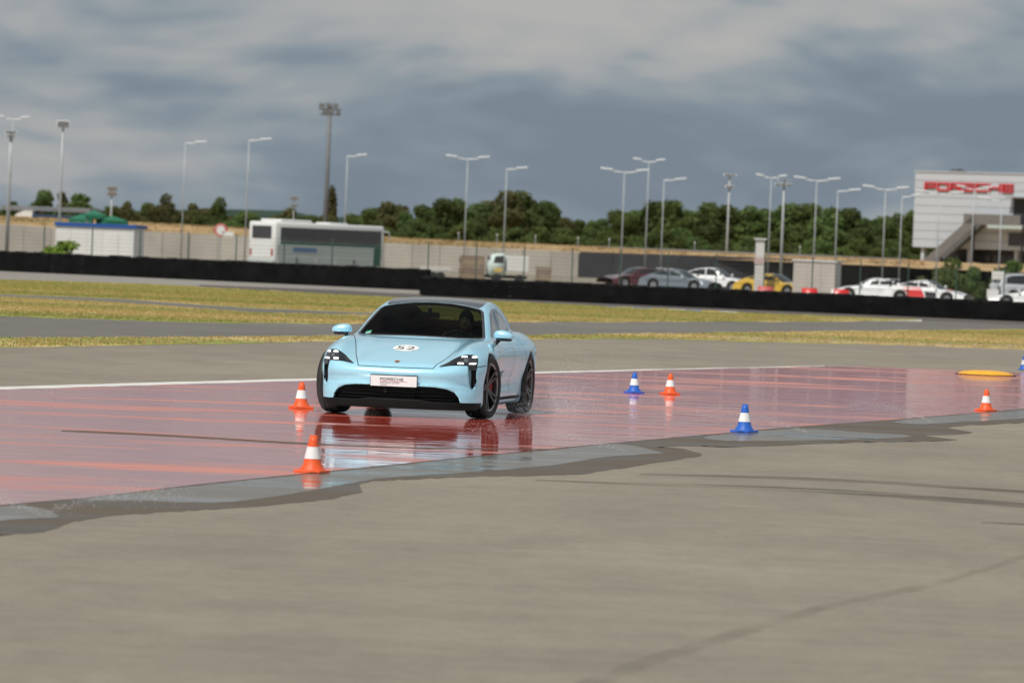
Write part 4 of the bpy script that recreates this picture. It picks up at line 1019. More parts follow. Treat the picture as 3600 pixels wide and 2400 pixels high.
def crown_mesh(seed, n, rx, rz, zc, lobes, leaf, flat=0.0):
    r = np.random.RandomState(seed); C = []
    for k in range(lobes):
        a = r.uniform(0, 2 * PI); q = r.uniform(.1, .72); zz_ = r.uniform(-.75, .8)
        C.append((math.cos(a) * q * rx * (1 - .35 * max(zz_, 0)), math.sin(a) * q * rx * (1 - .35 * max(zz_, 0)), zc + zz_ * rz, r.uniform(.30, .52) * rx))
    C.append((0, 0, zc, .6 * rx)); C = np.array(C)
    i = r.randint(0, len(C), n); d = r.normal(size=(n, 3)); d /= np.linalg.norm(d, axis=1)[:, None]
    rad = C[i, 3] * (r.uniform(.35, 1.0, n) ** .5) * r.uniform(.9, 1.15, n)
    p = C[i, :3] + d * rad[:, None] * np.array([1, 1, .85 * max(.6, rz / rx)])
    u = r.normal(size=(n, 3)); u /= np.linalg.norm(u, axis=1)[:, None]; v = np.cross(u, d + r.normal(0, .5, (n, 3))); v /= np.linalg.norm(v, axis=1)[:, None]
    s = leaf * r.uniform(.5, 1.2, n)[:, None]
    V = np.stack([p - u * s, p - v * s * .6, p + u * s, p + v * s * .6], 1)
    return V.reshape(-1, 3), np.arange(n * 4).reshape(-1, 4)
def trunk_mesh(seed, h, r0, spread):
    r = random.Random(seed); bm = B()
    tube(bm, [(0, 0, -.3), (.05, .02, h * .3), (-.04, .05, h * .6), (.02, 0, h * .9)], [r0 * 1.25, r0, r0 * .7, r0 * .25], 8)
    for k in range(6):
        a = r.uniform(0, 6.28); z0 = h * r.uniform(.3, .65); ln = spread * r.uniform(.4, .75)
        tube(bm, [(0, 0, z0), (math.cos(a) * ln * .5, math.sin(a) * ln * .5, z0 + ln * .45), (math.cos(a) * ln, math.sin(a) * ln, z0 + ln * .7)], [r0 * .45, r0 * .3, r0 * .1], 6)
    return bm
def let_light_through(m, k):
    t = m.node_tree; b = t.nodes['Principled BSDF']; tr = t.nodes.new('ShaderNodeBsdfTranslucent'); mx = t.nodes.new('ShaderNodeMixShader'); mx.inputs[0].default_value = k
    t.links.new(b.inputs['Base Color'].links[0].from_socket, tr.inputs[0]); t.links.new(b.outputs[0], mx.inputs[1]); t.links.new(tr.outputs[0], mx.inputs[2]); t.links.new(mx.outputs[0], t.nodes['Material Output'].inputs[0])
for _m in m_leaf: let_light_through(_m, .45)
TREES = {}
def tree_proto(key):
    if key in TREES: return TREES[key]
    kind, sd, ml = key
    if kind == 'broad': V, F = crown_mesh(sd, 6500, 2.6, 2.5, 4.6, 16, .27); tb = trunk_mesh(sd, 6.0, .17, 2.4)
    elif kind == 'loose': V, F = crown_mesh(sd, 1700, 2.0, 2.5, 4.4, 12, .30); tb = trunk_mesh(sd, 6.2, .13, 2.2)
    elif kind == 'poplar':
        V, F = crown_mesh(sd, 2600, .95, 4.2, 5.6, 30, .27); V[:, 2] = np.minimum(V[:, 2], 10.2); tb = trunk_mesh(sd, 9.5, .16, .8)
    else: V, F = crown_mesh(sd, 2600, 1.2, .75, .75, 12, .10); tb = trunk_mesh(sd, .9, .05, .7)
    cm = np_mesh('crown', V, F); cm.materials.append(m_leaf[ml])
    tm = bpy.data.meshes.new('trunk'); bmesh.ops.recalc_face_normals(tb, faces=tb.faces); tb.to_mesh(tm); tb.free(); tm.materials.append(m_bark)
    TREES[key] = (cm, tm); return TREES[key]
def tree(name, label, key, loc, sc, rz=0.0, group=None, cat='tree', wx=1.0):
    t = thing(name, label, cat, loc, rz, group); cm, tm = tree_proto(key); t.scale = (sc * wx, sc * wx, sc)
    link(bpy.data.objects.new('crown', cm), t); link(bpy.data.objects.new('stems' if cat == 'shrub' else 'trunk', tm), t); return t
ttop = cub([(1240, 750), (1300, 722), (1390, 716), (1440, 752), (1500, 722), (1600, 708), (1700, 700), (1810, 690), (1900, 705), (1990, 765), (2060, 768), (2120, 742), (2250, 728), (2370, 714), (2480, 730), (2600, 742), (2750, 735), (2930, 716), (3000, 742), (3080, 762), (3150, 762), (3230, 740)])
rtr = random.Random(11)
px = 1245
row = 0
while px < 3260:
    for Y, dy, kind in ((660, 0, 'broad'), (705, 16, 'broad')):
        q = px + rtr.uniform(-14, 14) + (20 if dy else 0); h = at(q, float(ttop(q)) + rtr.uniform(-10, 18) + dy, Y).z; p = gx(q, Y + rtr.uniform(-10, 10))
        sd = rtr.choice((1, 2, 3, 4)); ml = rtr.choice((0, 0, 1, 1, 2)) if q < 2700 else rtr.choice((0, 0, 1))
        b_ = 1.2; H_ = {'broad': 7.9}[kind]
        tree('leafy_tree', 'dark green leafy tree in the dense tree belt behind the earth bank', (kind, sd, ml), (p.x, p.y, b_), (h - b_) / H_ * 1.09, rtr.uniform(0, 6), 'trees in the belt behind the bank', wx=rtr.uniform(.95, 1.25))
    px += 66
# undergrowth along the foot of the belt
for i in range(34):
    q = 1180 + i * 62 + rtr.uniform(-15, 15); p = gx(q, 640 + rtr.uniform(-6, 6))
    tree('hedge_bush', 'low dark bush in the hedge at the foot of the tree belt', ('bush', 1 + i % 3, i % 2), (p.x, p.y, 1.6), rtr.uniform(1.5, 2.4), rtr.uniform(0, 6), 'bushes at the foot of the tree belt', 'shrub')
for (q, y, ky, sc_, wx, lab) in [(150, 672, ('broad', 2, 0), 1, 1.0, 'round dark tree just left of the white box floodlight mast'), (222, 664, ('loose', 1, 2), 1, .8, 'thin brownish tree behind the white box floodlight mast'), (295, 682, ('broad', 3, 1), 1, 1.35, 'broad dark tree above the green pavilions'),
     (30, 700, ('broad', 1, 0), 1, 1.1, 'dark tree at the left edge above the low hall'), (445, 697, ('loose', 2, 2), 1, .8, 'slim brownish tree right of the square floodlight rack'), (520, 712, ('broad', 4, 1), 1, 1.0, 'low rounded tree left of the first single lamp'), (597, 682, ('loose', 3, 2), 1, 1.0, 'tall loose tree just left of the first single lamp'),
     (680, 706, ('broad', 1, 2), 1, .9, 'olive tree just right of the first single lamp'), (765, 698, ('broad', 2, 0), 1, .72, 'upright dark tree left of the second single lamp'), (990, 730, ('broad', 3, 2), 1, 1.1, 'low olive tree left of the tall poplar'), (1165, 648, ('poplar', 1, 2), 1, 1.0, 'tall columnar poplar behind the coach under the big floodlight mast'),
     (395, 738, ('broad', 2, 1), 1, 1.0, 'low green tree behind the pavilions'), (850, 742, ('loose', 4, 1), 1, 1.2, 'small pale tree beside the second single lamp'), (1080, 755, ('broad', 4, 0), 1, 1.4, 'low spreading tree left of the poplar trunk'), (470, 742, ('broad', 1, 0), 1, 1.2, 'low dark tree between square floodlight rack and first lamp'), (640, 738, ('broad', 3, 0), 1, 1.2, 'low dark tree behind the first single lamp')]:
    Y = 690; b_ = 1.2; h = at(q, y, Y).z; p = gx(q, Y); H_ = {'broad': 7.9, 'loose': 7.6, 'poplar': 10.3}[ky[0]]
    tree('poplar_tree' if ky[0] == 'poplar' else 'field_tree', lab, ky, (p.x, p.y, b_), (h - b_) / H_ * 1.06, q, 'scattered trees left of the belt', wx=wx)
for i in range(22):
    q = -60 + i * 60 + rtr.uniform(-14, 14); Y = 720; h = at(q, 742 + (0 if q < 820 else 22) + rtr.uniform(-9, 12), Y).z; p = gx(q, Y)
    tree('hedgerow_tree', 'low hedgerow tree on the skyline left of the dense tree belt', (rtr.choice(('broad', 'broad', 'loose')), 1 + i % 4, rtr.choice((0, 1, 2, 2))), (p.x, p.y, 1.0), (h - 1.0) / 7.6, i, 'hedgerow trees on the left skyline', wx=1.5)
for i, (q, dw) in enumerate([(70, 1), (370, 1), (560, 1), (720, 1), (900, 1), (1130, 1), (1000, 1), (820, 1), (460, 1), (230, 1)]):
    p = gx(q, 660); tree('field_bush', 'low dark green bush on the skyline left of the tree belt', ('bush', 1 + i % 3, i % 3), (p.x, p.y, 2.0), rtr.uniform(1.7, 2.5), i, 'skyline bushes at left', 'shrub')
m_leaf.append(mat('leaf_bright', (.13, .21, .03), .7, c2=(.22, .30, .055), scale=1.2, spec=.15))
p = gx(205, 286); tree('shrub', 'bright green shrub poking up behind the left tyre wall', ('bush', 2, 3), (p.x, 286, 0), 1.08, .4, None, 'shrub', wx=1.15)

# ------------------------------------------------------------------ lamps and masts
m_pole = mat('pale_lamp_post', (.40, .42, .43), .5, .2, var=.08, scale=1)
m_lampw = mat('white_lamp_head', (.78, .80, .82), .35, var=.04)
m_mast = mat('grey_mast_paint', (.16, .17, .18), .6, .2, var=.1, scale=1)
def lamp(px, y, Y, kind, label, span=3.0, dirx=1, tilt=.05):
    g0 = gx(px, Y); h = at(px, y, Y).z; pxx = at(px, y, Y).x
    t = thing('street_lamp', label, 'street lamp', (pxx, Y, 0), 0, 'street lamps around the car park')
    bm = B(); tube(bm, [(0, 0, 0), (0, 0, h * .5), (0, 0, h - .08)], [.062, .052, .036], 10); obj('post', bm, m_pole, t, True)
    sides = (1, -1) if kind == 'double' else (dirx,)
    for s in sides:
        half = span / 2 if kind == 'double' else span
        pts = [(s * half * f, 0, h - .10 + .34 * f ** 2 * (1 if kind == 'double' else .6)) for f in (0, .25, .5, .75)]
        bm = B(); tube(bm, pts, [.05, .045, .04, .04], 8); obj('arm', bm, m_lampw, t, True)
        x0 = half * .58; zz_ = h - .10 + .34 * .36 * (1 if kind == 'double' else .6)
        bm = B(); box(bm, (0, 0, 0), (half * .56, .42, .12), 0, .04); hd = obj('lamp_head', bm, m_lampw, t, True); hd.location = (s * (x0 + half * .2), 0, zz_ + .10); hd.rotation_euler = (0, -s * .10, 0)
    return t
LD = 452
for (px_, y_, kind, lab, sp, dr, Y) in [
    (46, 416, 'double', 'double-headed street lamp at the left edge, tallest one there', 2.6, 1, LD),
    (652, 500, 'single', 'single-armed street lamp right of the white box and blue fascia', 1.6, 1, LD + 8),
    (876, 490, 'single', 'single-armed street lamp above the rear of the coach', 1.7, 1, LD),
    (1222, 546, 'single', 'single-armed street lamp just right of the big floodlight mast', 1.5, 1, LD + 12),
    (1645, 556, 'double', 'double-armed street lamp above the timber trailer', 3.3, 1, LD),
    (1782, 591, 'single', 'single-armed street lamp above the tallest part of the wood', 1.6, 1, LD + 14),
    (2196, 602, 'double', 'double-armed street lamp above the start of the dark clad wall', 3.4, 1, LD - 30),
    (2282, 566, 'double', 'double-armed street lamp behind the silver parked car, the higher of a close trio', 2.4, 1, LD),
    (2335, 630, 'single', 'single-armed street lamp right of a close trio of lamps', 1.7, 1, LD + 10),
    (2712, 622, 'double', 'double-armed street lamp left of the floodlight cluster pole', 2.4, 1, LD + 10),
    (2872, 632, 'double', 'double-armed street lamp above the beige cabin', 3.3, 1, LD - 25),
    (2946, 668, 'single', 'single-armed street lamp right of the beige cabin', 1.7, 1, LD),
    (3114, 663, 'double', 'double-armed street lamp left of the pale building, clear of it', 3.3, 1, LD - 20),
    (3172, 688, 'single', 'single-armed street lamp touching the left edge of the pale building', 1.4, 1, LD),
    (3303, 679, 'double', 'double-armed street lamp in front of the red building letters', 3.3, 1, LD - 40),
    (3425, 662, 'double', 'double-armed street lamp before the last letters of the red sign', 2.6, 1, LD - 10),
    (3522, 702, 'single', 'single-armed street lamp before the upper door of the building', 1.7, -1, LD - 30)]:
    lamp(px_, y_, Y, kind, lab, sp, dr)
def flood(name, px, y, Y, label, heads, m=None, pole_m=None, r0=.10, cat='floodlight'):
    h = at(px, y, Y).z; t = thing(name, label, cat, (at(px, y, Y).x, Y, 0), R(4)); ht_ = h + max(a[1] for a in heads)
    bm = B(); tube(bm, [(0, 0, 0), (0, 0, h * .5), (0, 0, ht_)], [r0 * 1.2, r0, r0 * .8], 12); obj('post', bm, pole_m or m_pole, t, True)
    for (cx_, cz_, wx, hz_) in heads:
        b_ = part('lamp_box', t, m or m_lampw, [((cx_, -.12, h + cz_), (wx, .30, hz_))], .03)
        part('glass', b_, m_lipa, [((cx_, -.285, h + cz_), (wx * .86, .02, hz_ * .8))])
    return t
flood('floodlight_mast', 38, 470, LD, 'floodlight mast with stacked grey boxes below the left double lamp', [(0, .12, 1.0, .22), (0, -.18, .8, .2)])
flood('floodlight_mast', 222, 448, LD, 'floodlight mast topped by one bulky white box', [(0, .25, 1.05, .55)])
m_rack = mat('beige_rack', (.34, .33, .31), .6, var=.1)
flood('floodlight_rack', 393, 690, 560, 'square two-row floodlight rack on a pole above the left bank', [(0, .75, 1.0, .42), (0, .25, 1.0, .42)], m_rack)
flood('floodlight_rack', 1033, 725, 620, 'faint two-row floodlight rack on a pole left of the poplar', [(0, .9, .9, .35), (0, .1, .9, .3)], m_rack, None, .06)
flood('floodlight_mast', 2564, 660, 520, 'pole with two stacked floodlight bars above the dark wood', [(0, 1.15, 1.2, .16), (0, .08, .8, .24)])
flood('floodlight_mast', 2757, 650, LD, 'pole with a cluster of four small white floodlights', [(-.55, .0, .4, .26), (-.1, .05, .4, .26), (.35, .0, .4, .26), (-.1, .38, .9, .10)])
mast = flood('floodlight_mast', 1159, 400, 640, 'tallest grey floodlight mast with a wide head above the coach', [(-.9, .9, .62, .5), (-.15, .95, .62, .5), (.6, .9, .62, .5), (-.55, .2, .62, .5), (.2, .25, .62, .5), (.95, .2, .5, .5)], m_mast, m_mast, .26)
part('head_frame', mast, m_mast, [((0, .1, at(1159, 400, 640).z + .5), (2.6, .12, .12)), ((0, .1, at(1159, 400, 640).z - .12), (2.4, .5, .10))])

# ------------------------------------------------------------------ coach
m_cwhite = mat('white_coach_paint', (.74, .75, .74), .3, var=.04, coat=.5)
m_cglass = mat('dark_coach_glass', (.055, .053, .058), .25, var=.1, coat=.5)
m_cgreen = mat('green_coach_stripe', (.02, .11, .07), .35, var=.1)
m_cgrey = mat('grey_green_coach_panel', (.47, .52, .50), .4, var=.06)
m_cblue = mat('blue_coach_graphic', (.10, .20, .36), .4, var=.1)
CP = gx(968, 398); LC, WC, HC = 12.0, 2.5, 3.38
coach = thing('coach', 'white coach with dark windows and a green stripe behind the fence', 'coach', CP, R(52))
# local +X runs along the side towards the front (away to the right), local -Y faces the camera side
bm = B(); box(bm, (LC / 2, WC / 2, 1.85), (LC, WC, 3.02), 0, .16); obj('body', bm, m_cwhite, coach, True)
def cpanel(name, m, x0, x1, z0, z1, par=coach, dep=.03): return part(name, par, m, [(((x0 + x1) / 2, -.005, (z0 + z1) / 2), (x1 - x0, dep, z1 - z0))], .01)
wb = cpanel('window_band', m_cglass, .55, LC - .35, 2.02, 3.0)
for i in range(6): part('pane', wb, m_cglass, [((1.35 + i * 1.72, -.024, 2.51), (1.64, .016, .84))], .006)
cpanel('stripe', m_cgreen, .55, LC - .4, 1.80, 2.0)
gp = cpanel('side_panel', m_cgrey, .2, LC - .25, .95, 1.78)
part('blue_graphic', gp, m_cblue, [((3.2, -.026, 1.45), (2.6, .012, .3))])
for i in range(5): part('locker_door', gp, m_cgrey, [((1.3 + i * 2.1, -.026, .72), (1.9, .03, .5))], .01)
cpanel('green_corner', m_cgreen, LC - 1.15, LC - .35, .5, 1.78, coach, .045)
rw = part('rear_window', coach, m_cglass, [((-.005, WC / 2, 2.62), (.03, 1.75, .86))], .05)
part('rear_lower_panel', coach, m_cwhite, [((-.012, WC / 2, 1.35), (.03, 2.1, 1.1))], .02)
for y_ in (.28, WC - .28): part('tail_lamp', coach, m_tail, [((-.02, y_, 1.2), (.03, .16, .5))], .01)
part('rear_bumper', coach, m_cgrey, [((-.03, WC / 2, .55), (.12, 2.4, .34))], .04)
ac = part('air_conditioner', coach, m_cwhite, [((2.6, WC / 2, 3.44), (3.4, 1.9, .22))], .09, True)
part('roof_hatch', coach, m_cwhite, [((7.6, WC / 2, 3.40), (2.0, 1.3, .14))], .05, True)
for x_ in (2.6, 8.9):
    bm = B(); lathe(bm, [(0, -.02), (.27, -.02), (.30, -.03), (.46, -.03), (.48, .0), (.48, .28), (0, .28)], 24, 'Y', (x_, 0, .48)); w_ = obj('wheel', bm, m_tyre, coach, True)
    bm = B(); lathe(bm, [(0, -.05), (.15, -.06), (.26, -.032)], 20, 'Y', (x_, 0, .48)); obj('hub', bm, m_steel, w_, True)
for s in (1,):
    bm = B(); tube(bm, [(LC - .1, .1, 3.0), (LC + .35, -.15, 2.95), (LC + .4, -.2, 2.4)], .04, 8); obj('door_mirror', bm, m_cwhite, coach, True)

# ------------------------------------------------------------------ site cabin with blue fascia, signs, pavilions, hall at left
m_cab = mat('white_cabin_panel', (.72, .72, .70), .5, var=.04, scale=1, rnd=.02)
m_fasc = mat('blue_fascia', (.02, .09, .33), .45, var=.08)
q0 = gx(196, 372); cw = gx(482, 372).x - q0.x
cab = thing('site_cabin', 'long white site cabin with a blue roof edge at left behind the fence', 'cabin', q0, R(-12))
HCb = at(196, 792, 372).z
part('wall', cab, m_cab, [((cw / 2, 1.2, HCb / 2), (cw, 2.4, HCb))], .01)
for i in range(5): part('panel', cab, m_cab, [((cw * (i + .5) / 5, -.012, HCb / 2 - .05), (cw / 5 - .04, .03, HCb - .3))], .008)
part('fascia', cab, m_fasc, [((cw / 2 + .05, 1.2, HCb + .10), (cw + .24, 2.64, .24))], .01)
part('door', cab, m_cab, [((cw * .72, -.035, 1.0), (.85, .03, 1.95))], .008)
m_pav = mat('green_canvas', (.02, .15, .085), .7, var=.1)
for i, (px_, y_, wd) in enumerate([(283, 752, 1.9), (329, 738, 1.7), (392, 758, 2.0)]):
    Y = 470; p = gx(px_, Y); zt_ = at(px_, y_, Y).z
    t = thing('pavilion', ['left green canvas pavilion behind the site cabin', 'highest green canvas pavilion, the middle one behind the site cabin', 'right green canvas pavilion behind the site cabin'][i], 'pavilion', (p.x, Y, 0), R(15 * i), 'green pavilions behind the site cabin')
    hh = zt_; bm = B(); ap = bm.verts.new((0, 0, hh)); cs = [bm.verts.new((a * wd / 2, b * wd / 2, hh - .42)) for a, b in ((-1, -1), (1, -1), (1, 1), (-1, 1))]; lo = [bm.verts.new((v.co.x, v.co.y, hh - .72)) for v in cs]
    for k in range(4): bm.faces.new((ap, cs[k], cs[(k + 1) % 4])); bm.faces.new((cs[k], lo[k], lo[(k + 1) % 4], cs[(k + 1) % 4]))
    bm.faces.new(lo); obj('canopy', bm, m_pav, t)
    for a, b in ((-1, -1), (1, -1), (1, 1), (-1, 1)): part('post', t, m_steel, [((a * (wd / 2 - .06), b * (wd / 2 - .06), (hh - .6) / 2), (.06, .06, hh - .6))])
m_hall = mat('grey_hall_roof', (.19, .20, .21), .6, var=.1); m_navy = mat('navy_hall_side', (.03, .06, .12), .5, var=.1)
p = gx(-60, 600); hl_ = thing('hall', 'low dark blue hall with a white curved end at the left edge', 'hall', (p.x, 600, -.55), R(-6))
bm = B(); prism(bm, [(0, 2), (0, 3.6), (.5, 4.4), (1.3, 4.75), (2.2, 4.75), (2.2, 2)], 0, 6, 'XZ'); hl0 = obj('end_shell', bm, m_cab, hl_); hl0.location = (3.0, 0, 0)
part('side_wall', hl_, m_navy, [((7.6, 3, 3.2), (5.2, 5.8, 2.4))], .02); part('roof', hl_, m_hall, [((6.4, 4.4, 5.0), (9.5, 6.5, .5))], .05); part('window_strip', hl_, m_cglass, [((7.6, .07, 3.5), (4.6, .06, .6))])
m_sred = mat('red_sign_face', (.50, .06, .07), .5, c2=(.62, .30, .28), scale=1.5)
p = gx(775, 470); z1_ = at(772, 790, 470).z
sg = thing('round_sign', 'round red and white sign on a post left of the coach', 'sign', (p.x, 470, 0))
bm = B(); lathe(bm, [(0, -.04), (.55, -.04), (.56, 0), (.55, .02), (0, .02)], 28, 'Y', (0, 0, z1_ - .45)); obj('disc', bm, m_sred, sg)
bm = B(); lathe(bm, [(0, -.055), (.36, -.055), (.36, -.041)], 24, 'Y', (0, 0, z1_ - .45)); obj('white_centre', bm, m_cab, sg)
part('board', sg, m_cab, [((.62, -.03, z1_ - .72), (.9, .05, .36))], .01); part('post', sg, m_steel, [((0, .06, (z1_ - .4) / 2), (.08, .08, z1_ - .4))])

# ------------------------------------------------------------------ timber trailer, small white truck, crates
m_wood = mat('weathered_timber', (.24, .17, .11), .85, var=.25, scale=2, rnd=.2)
m_trail = mat('white_trailer', (.60, .58, .54), .5, var=.06)
p = gx(1480, 330); tw = gx(1590, 330).x - p.x
tr_ = thing('flat_trailer', 'low pale flatbed trailer behind the start of the nearer tyre wall', 'trailer', (p.x, 330, 0), R(3))
part('deck', tr_, m_trail, [((tw / 2, .9, .62), (tw, 1.8, .10)), ((tw / 2, -.01, .78), (tw, .05, .2))], .01)
for x_ in (tw * .4, tw * .65):
    bm = B(); lathe(bm, [(0, -.01), (.17, -.01), (.28, -.02), (.30, .0), (.30, .16), (0, .16)], 18, 'Y', (x_, 0, .30)); obj('wheel', bm, m_tyre, tr_, True)
part('drawbar', tr_, m_steel, [((-.45, .9, .5), (1.0, .08, .08))])
p = gx(1622, 345)
for k, (dx, zz_, n_, lab) in enumerate([(0, 0, 5, 'tall stack of brown timber planks left of the small white truck'), (4.6, 0, 3, 'short stack of brown planks at the right end of the concrete wall')]):
    t = thing('timber_stack', lab, 'timber stack', (p.x + dx, 345, 0), R(6), 'timber stacks before the concrete wall')
    for j in range(n_ * 2):
        lay_z = .12 + j * (.155 if k == 0 else .18)
        for i in range(3):
            bm = B(); box(bm, ((.72 if k == 0 else .45) + rt.uniform(-.05, .05), i * .38 + rt.uniform(-.02, .02), lay_z), ((1.45 if k == 0 else .85), .34, .12), rt.uniform(-.02, .02), .008); obj('plank', bm, m_wood, t)
    part('bearer', t, m_wood, [((.3, .4, .03), (.12, 1.2, .06)), ((.9, .4, .03), (.12, 1.2, .06))])
m_mint = mat('pale_mint_cab', (.62, .74, .70), .35, var=.04, coat=.4)
p = gx(1722, 338); tk = thing('utility_truck', 'small white utility truck with a mint cab beside the timber stack', 'truck', (p.x, 338, 0), R(8))
bm = B(); prism(bm, [(0, .45), (0, 1.25), (.25, 1.75), (.95, 1.80), (1.02, .45)], 0, 1.5, 'XZ'); bmesh.ops.bevel(bm, geom=bm.edges[:], offset=.06, segments=2, affect='EDGES'); cbk = obj('cab', bm, m_mint, tk, True)
bm = B(); prism(bm, [(.24, 1.22), (.34, 1.62), (.86, 1.65), (.88, 1.22)], -.012, .02, 'XZ'); obj('side_window', bm, m_cglass, cbk)
bm = B(); prism(bm, [(.10, 1.2), (1.38, 1.2), (1.30, 1.64), (.2, 1.64)], 0, .02, 'YZ'); o = obj('windscreen', bm, m_cglass, cbk); o.location = (.055, 0, 0); o.rotation_euler = (0, .0, 0)
part('load_box', tk, m_cab, [((1.72, .75, 1.22), (1.3, 1.55, .95))], .03); part('chassis', tk, m_plast, [((1.1, .75, .42), (2.4, 1.3, .16))], .02)
part('yellow_panel', tk, m_yel_p, [((.55, -.025, .80), (.5, .03, .22))], .01)
for x_ in (.45, 1.85):
    bm = B(); lathe(bm, [(0, -.02), (.16, -.02), (.27, -.03), (.29, .0), (.29, .18), (0, .18)], 18, 'Y', (x_, 0, .29)); obj('wheel', bm, m_tyre, tk, True)

# ------------------------------------------------------------------ parked cars
m_glass2 = mat('dark_car_glass', (.020, .024, .026), .08, var=.1, coat=.4)
m_headl = mat('clear_car_lamp', (.55, .57, .6), .12, .5, var=.1, coat=.5)
def car_shape(kind, h):
    if kind == 'coupe':
        L0, W0 = 4.4, .90
        deck = cub([(-2.3, .55), (-2.15, .80), (-1.5, .88), (-.5, .86), (.6, .84), (1.2, .80), (1.8, .70), (2.15, .56), (2.3, .45)])
        roof = cub([(-2.3, .5), (-1.9, .86), (-1.3, 1.08), (-.7, 1.23), (-.2, 1.29), (.2, 1.24), (.6, 1.05), (1.0, .82), (1.4, .6)])
        W = [(.72, .90), (-.6, .92), (-1.45, .95), (-1.05, 1.10), (-.6, 1.19), (-.2, 1.22), (.12, 1.19), (.45, 1.03)]; ws = (.05, .95); rwn = (-.75, -1.75); gw = .74
    elif kind == 'saloon':
        L0, W0 = 4.6, .89
        deck = cub([(-2.4, .6), (-2.25, .92), (-1.5, 1.0), (-.5, .93), (.7, .92), (1.4, .86), (2.0, .74), (2.25, .62), (2.4, .5)])
        roof = cub([(-2.4, .5), (-1.75, .95), (-1.25, 1.25), (-.8, 1.40), (-.2, 1.45), (.3, 1.40), (.75, 1.15), (1.1, .90), (1.5, .6)])
        W = [(.86, .97), (-.6, 1.0), (-1.5, 1.04), (-1.25, 1.20), (-.85, 1.33), (-.2, 1.38), (.2, 1.34), (.55, 1.17)]; ws = (.25, 1.05); rwn = (-.95, -1.65); gw = .76
    else:
        L0, W0 = 4.7, .95
        deck = cub([(-2.35, .6), (-2.3, 1.0), (-1.5, 1.10), (-.5, 1.08), (.8, 1.06), (1.5, 1.0), (2.1, .85), (2.3, .65), (2.4, .5)])
        roof = cub([(-2.4, .6), (-2.25, 1.1), (-2.0, 1.62), (-1.5, 1.78), (-.5, 1.83), (.3, 1.76), (.8, 1.45), (1.25, 1.08), (1.6, .7)])
        W = [(.95, 1.12), (-.6, 1.14), (-1.95, 1.16), (-1.85, 1.55), (-1.4, 1.68), (-.4, 1.73), (.2, 1.67), (.6, 1.42)]; ws = (.3, 1.15); rwn = (-2.1, -2.3); gw = .82
    hl_ = L0 / 2
    (ax_, X, Y, Z) = grid(-hl_ - .1, hl_ + .1, -W0 - .08, W0 + .08, .08, 1.95 if kind == 'van' else 1.55, h)
    ay = np.abs(Y); top = (Z - deck(X) + .05 * (ay / .8) ** 2) * .95
    fr = (X - hl_ + .42 * (ay / W0) ** 4 + .25 * np.maximum(Z - .5, 0) ** 1.5) * .85; re = -(X + hl_ - .35 * (ay / W0) ** 4 - .2 * np.maximum(Z - .75, 0))
    sd = ay - (W0 - .03 - .30 * (Z - .6) ** 2)
    F = smax(smax(smax(smax(top, fr, .14), re, .12), sd, .12), (.17 - Z) + 0 * X, .06)
    g = smax((Z - roof(X + .2 * (ay / .75) ** 2) + .05 * (ay / .6) ** 2) * .85, (ay - gw + .38 * (Z - .9)) * .92, .08); F = smin(F, g, .05)
    axf, axr, wr = hl_ - .88, -hl_ + .85, .325 if kind != 'van' else .36
    for a in (axf, axr): F = smax(F, -np.maximum(np.sqrt((X - a) ** 2 + (Z - wr) ** 2) - wr - .045, .58 - ay), .03)
    V, Q = nets(F.astype(np.float32), *ax_)
    return dict(V=V, Q=Q, bv=bvh_of(V, Q), W=W, ws=ws, rwn=rwn, axf=axf, axr=axr, wr=wr, hl=hl_, W0=W0, gw=gw, kind=kind)
SHP = {k: car_shape(k, .032) for k in ('coupe', 'saloon', 'van')}
bm = B(); lathe(bm, [(.19, -.085), (.22, -.10), (.30, -.10), (.322, -.06), (.325, 0), (.322, .06), (.30, .10), (.22, .10), (.19, .085)], 24, 'Y'); bmesh.ops.recalc_face_normals(bm, faces=bm.faces); ptyre = bpy.data.meshes.new('tyre'); bm.to_mesh(ptyre); bm.free(); ptyre.materials.append(m_tyre)
bm = B(); lathe(bm, [(0, .08), (.05, .085), (.06, .06), (.18, .07), (.205, .09)], 20, 'Y'); bmesh.ops.recalc_face_normals(bm, faces=bm.faces); prim = bpy.data.meshes.new('rim'); bm.to_mesh(prim); bm.free(); prim.materials.append(m_steel)
